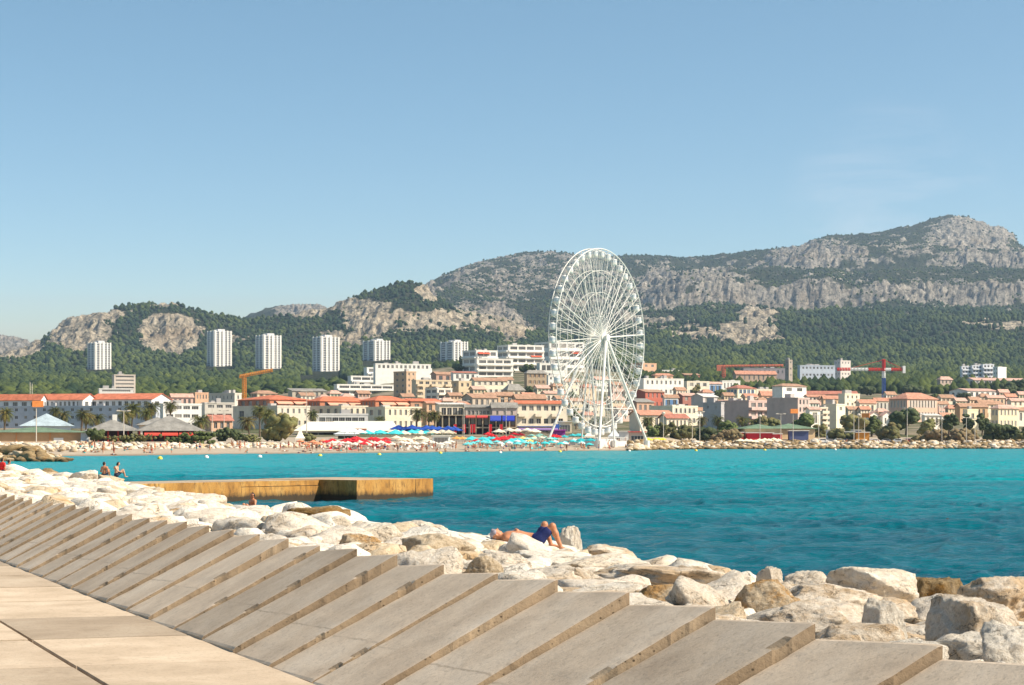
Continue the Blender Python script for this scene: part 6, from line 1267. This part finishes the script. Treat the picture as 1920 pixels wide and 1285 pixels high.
def fingers(wr, dr, up, side, s=1., curl=.5, r=.009):
    """palm, four bent fingers of unequal length and a thumb from the side of the palm"""
    wr, dr, up, side = Vector(wr), Vector(dr).normalized(), Vector(up).normalized(), Vector(side).normalized(); pal = wr+dr*.085*s; out = [(wr, pal, .026*s, .036*s, .02)]
    for i, L_ in enumerate((.066, .078, .072, .054)):
        a = wr+dr*.08*s+side*(.027-.018*i)*s; p = a; q = dr
        for k in range(3):
            q = (q-up*curl*.55).normalized(); e = p+q*L_*s*(.45, .32, .23)[k]; out.append((p, e, r*s*(1-.1*k), r*s*(.92-.1*k), .006)); p = e
    a = wr+dr*.03*s+side*.028*s; b = a+(dr*.5+side*.8-up*.3).normalized()*.045*s; c = b+(dr*.85+side*.25-up*.3).normalized()*.035*s
    return out+[(a, b, .013*s, .011*s, .012), (b, c, .011*s, .009*s, .006)]
# ---- the man lying on the rocks, head to the left, knees drawn up
MD = 45.0; M0 = at(880+900/8.727, 960+520/8.727, MD); MP = (M0.x, MD, M0.z)
r = empty('person', MP, 0, label='bare chested man in dark blue shorts sunbathing on the rocks with knees up', cat='person')
def lims(hx=0): return None
arm_n = [((-.34, -.19, .10), (-.17, -.29, .035), .052, .042, .05), ((-.17, -.29, .035), (.07, -.25, .02), .042, .028, .03)]
arm_f = [((-.34, .18, .11), (-.20, .27, .20), .052, .043, .05), ((-.20, .27, .20), (-.16, .06, .265), .042, .029, .03)]
body = [((-.32, -.10, .09), (-.30, .10, .10), .115, .115, .06), ((-.30, 0, .10), (-.08, 0, .115), .125, .118, .10), ((-.22, -.08, .12), (-.22, .08, .12), .10, .10, .08), ((-.08, 0, .105), (.10, 0, .085), .115, .105, .10), ((.10, 0, .08), (.27, 0, .075), .105, .125, .10),
 ((.24, -.09, .075), (.29, -.095, .09), .105, .10, .06), ((.24, .09, .075), (.29, .095, .09), .105, .10, .06),
 ((.29, -.095, .10), (.545, -.135, .345), .092, .060, .05), ((.545, -.135, .345), (.60, -.13, .20), .060, .058, .03), ((.60, -.13, .20), (.705, -.12, -.055), .058, .036, .04), ((.70, -.12, -.075), (.735, -.12, -.085), .036, .034, .02), ((.735, -.12, -.085), (.85, -.13, -.105), .033, .022, .03),
 ((.29, .095, .10), (.395, .13, .365), .092, .060, .05), ((.395, .13, .365), (.44, .13, .22), .060, .058, .03), ((.44, .13, .22), (.52, .12, -.02), .058, .036, .04), ((.52, .12, -.03), (.66, .12, -.06), .034, .022, .03),
 ((-.36, 0, .11), (-.45, 0, .135), .058, .056, .05), ((-.50, 0, .155), (-.565, 0, .17), .082, .085, .04), ((-.515, 0, .19), (-.55, 0, .215), .062, .066, .03), ((-.475, 0, .205), (-.463, 0, .222), .028, .024, .025),
 ((-.52, -.018, .262), (-.527, .018, .262), .012, .012, .012), ((-.535, 0, .262), (-.520, 0, .290), .009, .014, .012), ((-.497, -.02, .263), (-.497, .02, .263), .010, .010, .008), ((-.552, -.035, .262), (-.552, .035, .262), .014, .014, .012), ((-.53, -.087, .165), (-.55, -.09, .175), .016, .018, .008), ((-.53, .087, .165), (-.55, .09, .175), .016, .018, .008)]
body += arm_n+fingers((.07, -.25, .02), (1, .1, -.05), (0, -.3, 1), (0, 1, 0))+arm_f+fingers((-.16, .06, .265), (.25, -1, -.12), (0, .1, 1), (1, .2, 0))
for i in range(5): body += [((.845, -.155+.012*i, -.107), (.872, -.158+.012*i, -.115), .009, .008, .006), ((.655, .098+.012*i, -.062), (.682, .096+.012*i, -.07), .009, .008, .006)]
link('body', sdf_surface(body, .0095, 'body', [SK[0]]), r)
shorts = [((.10, 0, .085), (.27, 0, .08), .108, .130, .08), ((.24, -.09, .08), (.30, -.10, .095), .115, .115, .06), ((.24, .09, .08), (.30, .10, .095), .115, .115, .06), ((.29, -.10, .10), (.44, -.12, .235), .108, .100, .05), ((.29, .10, .10), (.36, .115, .245), .108, .100, .05)]
link('shorts', sdf_surface(shorts, .012, 'shorts', [mat('navy_swim_shorts', (.010, .022, .12), .7, .25, 9, .5)], clip=lambda X, Y, Z_: .115-X), r)
hair = [((-.535, 0, .16), (-.60, 0, .175), .085, .075, .03), ((-.575, -.03, .215), (-.575, .03, .215), .060, .060, .03), ((-.605, 0, .23), (-.62, 0, .26), .045, .03, .03)]
link('hair', sdf_surface(hair, .011, 'hair', [mat('grey_cap_cloth', (.36, .33, .37), .9, .25, 18, .5)], clip=lambda X, Y, Z_: X+.545), r)
bag = sdf_surface([((-.80, -.05, .03), (-.74, .12, .05), .075, .085, .05), ((-.72, -.1, .03), (-.60, .08, .045), .06, .055, .05)], .014, 'backpack', [mat('black_bag_cloth', (.014, .013, .015), .8, .3, 12, .4)])
o = link('backpack', bag, None, MP, label='black backpack under the head of the sunbathing man', cat='bag')
tw = sdf_surface([((-.66, -.12, .0), (-.36, -.13, -.005), .040, .03, .04), ((-.66, .1, .02), (-.36, .12, .0), .04, .03, .04), ((-.62, 0, .03), (-.40, 0, .005), .04, .03, .04)], .014, 'towel', [mat('grey_green_towel', (.16, .18, .15), .95, .25, 20, .4)])
link('towel', tw, None, MP, label='rolled grey green towel between backpack and rock', cat='towel')
# flat rock carrying him
q = link('boulder', boulder_mesh(931, ST[2], 5), None, (M0.x+.05, MD+.35, M0.z-.56)); q.scale = (1.5, .95, .88); q.rotation_euler = (0, .05, .2)
tag(q, 'broad flat topped pale rock carrying the sunbathing man', 'boulder', 'boulders picked out on the rock bank')
# ---- small figures
def figure(pose, h=.02, sk=0, suit=None, suit_c=(.4, .05, .05), hairc=(.02, .015, .012), name='p', long_hair=False, shirt=None):
    """meshes of a person about 1.72 m tall: (body, suit, hair, shirt)"""
    J = dict(stand=dict(p=(0, 0, .92), c=(0, .01, 1.32), hd=(0, -.02, 1.58), sl=(-.19, 0, 1.40), el=(-.25, .02, 1.12), wl=(-.24, -.06, .88), sr=(.19, 0, 1.40), er=(.25, .02, 1.12), wr=(.25, -.08, .88), hl=(-.10, 0, .90), kl=(-.11, -.03, .49), al=(-.12, .02, .08), hr=(.10, 0, .90), kr=(.12, -.03, .49), ar=(.14, .02, .08)),
      walk=dict(p=(0, 0, .91), c=(.03, 0, 1.32), hd=(.05, 0, 1.58), sl=(.02, -.18, 1.40), el=(.14, -.24, 1.14), wl=(.28, -.22, .96), sr=(.02, .18, 1.40), er=(-.12, .24, 1.14), wr=(-.16, .24, .90), hl=(0, -.09, .90), kl=(.10, -.10, .49), al=(.02, -.10, .09), hr=(0, .09, .90), kr=(-.04, .10, .48), ar=(-.30, .10, .14)),
      sit=dict(p=(0, 0, .12), c=(-.06, .04, .52), hd=(-.02, .0, .78), sl=(-.24, .03, .58), el=(-.30, .03, .32), wl=(-.24, -.14, .20), sr=(.14, .02, .58), er=(.25, -.04, .34), wr=(.20, -.24, .26), hl=(-.10, -.03, .12), kl=(-.10, -.38, .44), al=(-.10, -.56, .05), hr=(.10, -.03, .12), kr=(.14, -.38, .42), ar=(.16, -.58, .05)),
      sitf=dict(p=(0, 0, .12), c=(.04, .03, .50), hd=(.12, .0, .76), sl=(-.10, -.16, .58), el=(.02, -.24, .36), wl=(.22, -.20, .30), sr=(-.06, .18, .58), er=(.06, .26, .36), wr=(.26, .2, .30), hl=(.02, -.10, .12), kl=(.40, -.12, .42), al=(.52, -.12, .05), hr=(.02, .10, .12), kr=(.42, .12, .40), ar=(.58, .12, .05)),
      lie=dict(p=(0, 0, .11), c=(-.40, 0, .13), hd=(-.68, 0, .15), sl=(-.48, -.18, .11), el=(-.26, -.30, .07), wl=(-.03, -.27, .05), sr=(-.48, .18, .11), er=(-.26, .30, .07), wr=(-.03, .27, .05), hl=(.02, -.09, .10), kl=(.42, -.11, .12), al=(.83, -.12, .06), hr=(.02, .09, .10), kr=(.42, .11, .20), ar=(.80, .12, .06)))[pose]
    V = {k: Vector(v) for k, v in J.items()}; m_ = (V['p']+V['c'])/2; nk = V['c']+(V['hd']-V['c'])*.45; sw = V['sl'].lerp(V['c'], .35), V['sr'].lerp(V['c'], .35)
    b = [(V['hl'].lerp(V['p'], .3), V['hr'].lerp(V['p'], .3), .115, .115, .06), (V['p'], m_, .125, .105, .08), (m_, V['c'], .108, .125, .08), (sw[0], sw[1], .105, .105, .06), (V['c'], nk, .07, .055, .05), (nk, V['hd'], .052, .06, .03), (V['hd'], V['hd']+(V['hd']-nk).normalized()*.06, .082, .088, .03), (V['hd'].lerp(nk, .25)+Vector((0, -.05 if pose not in ('lie', 'walk', 'sitf') else 0, 0)), V['hd'], .05, .07, .03)]
    fwd = {'walk': Vector((1, 0, 0)), 'sitf': Vector((1, 0, 0)), 'lie': Vector((0, 0, 1))}.get(pose, Vector((0, -1, 0)))
    b.append((V['hd']+fwd*.085, V['hd']+fwd*.10-Vector((0, 0, .015)), .015, .016, .012))
    for a in 'lr':
        s, e, w_ = V['s'+a], V['e'+a], V['w'+a]; d = (w_-e).normalized(); hp, kn, an = V['h'+a], V['k'+a], V['a'+a]
        b += [(s, e, .052, .042, .05), (e, w_, .041, .028, .03), (hp, kn, .088, .058, .05), (kn, kn.lerp(an, .35), .056, .056, .03), (kn.lerp(an, .35), an, .056, .036, .03)]
        ft = fwd if pose != 'lie' else Vector((.25, 0, 1)); ft = Vector((ft.x, ft.y, ft.z*.8 if pose == 'lie' else -.28)).normalized(); b.append((an-Vector((0, 0, .03 if pose != 'lie' else 0)), an+ft*.17, .036, .024, .03))
        b += fingers(w_, d, d.orthogonal(), d.cross(d.orthogonal()), 1.0, .4, .010 if h < .03 else .014)
    bm_ = sdf_surface(b, h, 'body', [SK[sk]]); out = [('body', bm_)]
    if suit:
        q = [(V['hl'].lerp(V['p'], .3), V['hr'].lerp(V['p'], .3), .125, .125, .06), (V['p'], V['p'].lerp(m_, .5), .133, .12, .06)]
        L_ = .55 if suit == 'shorts' else .12
        for a in 'lr': q.append((V['h'+a], V['h'+a].lerp(V['k'+a], L_), .102, .095, .04))
        out.append((suit, sdf_surface(q, h, suit, [mat('cloth_%d_%d_%d' % tuple(int(c*99) for c in suit_c), suit_c, .8, .15, 6)])))
    if shirt:
        q = [(V['p'].lerp(m_, .2), m_, .135, .12, .06), (m_, V['c'], .12, .138, .08), (sw[0], sw[1], .118, .118, .06)]+[(V['s'+a], V['s'+a].lerp(V['e'+a], .6), .066, .06, .04) for a in 'lr']
        out.append(('shirt', sdf_surface(q, h, 'shirt', [mat('cloth_%d_%d_%d' % tuple(int(c*99) for c in shirt), shirt, .8, .15, 6)])))
    up = (V['hd']-nk).normalized(); hd = V['hd']; hq = [(hd+up*.05-fwd*.015, hd+up*.085-fwd*.01, .088, .078, .03), (hd-fwd*.045, hd+up*.04-fwd*.03, .072, .08, .03)]
    if long_hair: hq.append((hd-fwd*.05, nk-fwd*.07-Vector((0, 0, .12)), .07, .045, .04))
    out.append(('hair', sdf_surface(hq, min(h, .025), 'hair', [mat('hair_%d' % int(hairc[0]*999), hairc, .7, .2, 20)])))
    return out
def put(parts, loc, rz, label, group=None, sc=1.):
    b = parts[0][1]; r = empty('person', loc, rz, label=label, cat='person', group=group); r.scale = (sc,)*3
    for nm, me in parts: link(nm, me, r)
    return r
def on_bank(px, py, D): v = at(px, py, D); return v
# seated pair and the two at the left edge, arm of a climber by the pier
put(figure('sit', .014, 0, 'shorts', (.03, .05, .09), long_hair=False), at(195, 894.5, 143), pi-.35, 'dark haired bather hunched over on the boulder, left of the seated pair')
put(figure('sitf', .014, 1, 'shorts', (.04, .05, .08)), at(218, 894.5, 141), .45, 'bare backed bather with raised knees facing the bay, right of the seated pair')
put(figure('stand', .014, 0, 'shorts', (.05, .05, .07), shirt=(.62, .02, .02)), at(4, 911, 146), 2.6, 'person in a red shirt cut by the left picture edge')
put(figure('sit', .014, 2, 'shorts', (.06, .06, .09)), at(17, 889, 150), 2.4, 'dark haired person sitting low at the left edge of the rocks')
put(figure('sit', .014, 0, 'shorts', (.3, .05, .03)), at(474, 966, 96), -.9, 'bather half hidden behind the rocks beside the pier')
# floating head of a swimmer in the open water
b = sdf_surface([((0, 0, .05), (0, 0, .12), .085, .09, .03), ((0, .02, -.2), (0, .02, .0), .10, .06, .05), ((-.22, .02, -.16), (.22, .02, -.16), .08, .08, .06), ((.22, 0, -.16), (.5, -.1, -.02), .05, .03, .03)], .02, 'body', [SK[1]])
D = EYE*F/(982-HY); r = empty('person', ((1776-CX)/F*D, D, -.02), 0, label='swimmer whose head and arm break the water at right', cat='person'); link('body', b, r); hq = sdf_surface([((0, .02, .12), (0, 0, .15), .09, .08, .03)], .02, 'hair', [mat('swimmer_hair', (.05, .035, .02), .8, .2, 20)]); link('hair', hq, r)
# beachgoers across the bay
SUITS = [('red', (.6, .03, .03)), ('dark blue', (.03, .05, .22)), ('black', (.015, .015, .018)), ('turquoise', (.04, .42, .45)), ('orange', (.7, .22, .03)), ('white', (.75, .72, .66))]
FIG = []
for i, (cn, c) in enumerate(SUITS):
    for pose, word in (('stand', 'standing'), ('walk', 'walking'), ('sit', 'sitting'), ('lie', 'lying')):
        if (i+len(pose)) % 2 == 0 or pose == 'stand': FIG.append((figure(pose, .045, i % 3, 'shorts' if i % 2 else 'briefs', c, [(.02, .015, .012), (.09, .05, .02), (.2, .13, .06)][i % 3], long_hair=i % 3 == 1), '%s bather in %s swimwear' % (word, cn)))
for i in range(230):
    px = R_.choice([R_.uniform(150, 560), R_.uniform(560, 860), R_.uniform(560, 1180), R_.uniform(860, 1180)]); ps, lab = R_.choice(FIG); p = gp(px, (shore(px)+R_.uniform(2, 42))/KD)
    put(ps, p, R_.uniform(0, 6.28), lab+' on the far beach', 'bathers on the far beach', R_.uniform(.9, 1.08))
for i in range(16):
    px = R_.uniform(1230, 1900); ps, lab = FIG[i % 6 if i % 6 < len(FIG) else 0]; p = gp(px, (shore(px)+R_.uniform(22, 30))/KD); put(ps, p, R_.uniform(0, 6.28), lab+' on the promenade behind the riprap', 'walkers behind the riprap')
hz = MB(); hz.box(-6500, -60, -9, 6500, 9200, 1000)
m, n, l, p = nodes('haze_air'); n.remove(p)
v = N(n, 'VolumePrincipled'); v.inputs['Color'].default_value = (.52, .74, 1, 1); v.inputs['Density'].default_value = 0.000048; v.inputs['Anisotropy'].default_value = .1
l.new(v.outputs[0], n['Material Output'].inputs['Volume'])
hz.obj('haze', m, kind='stuff')
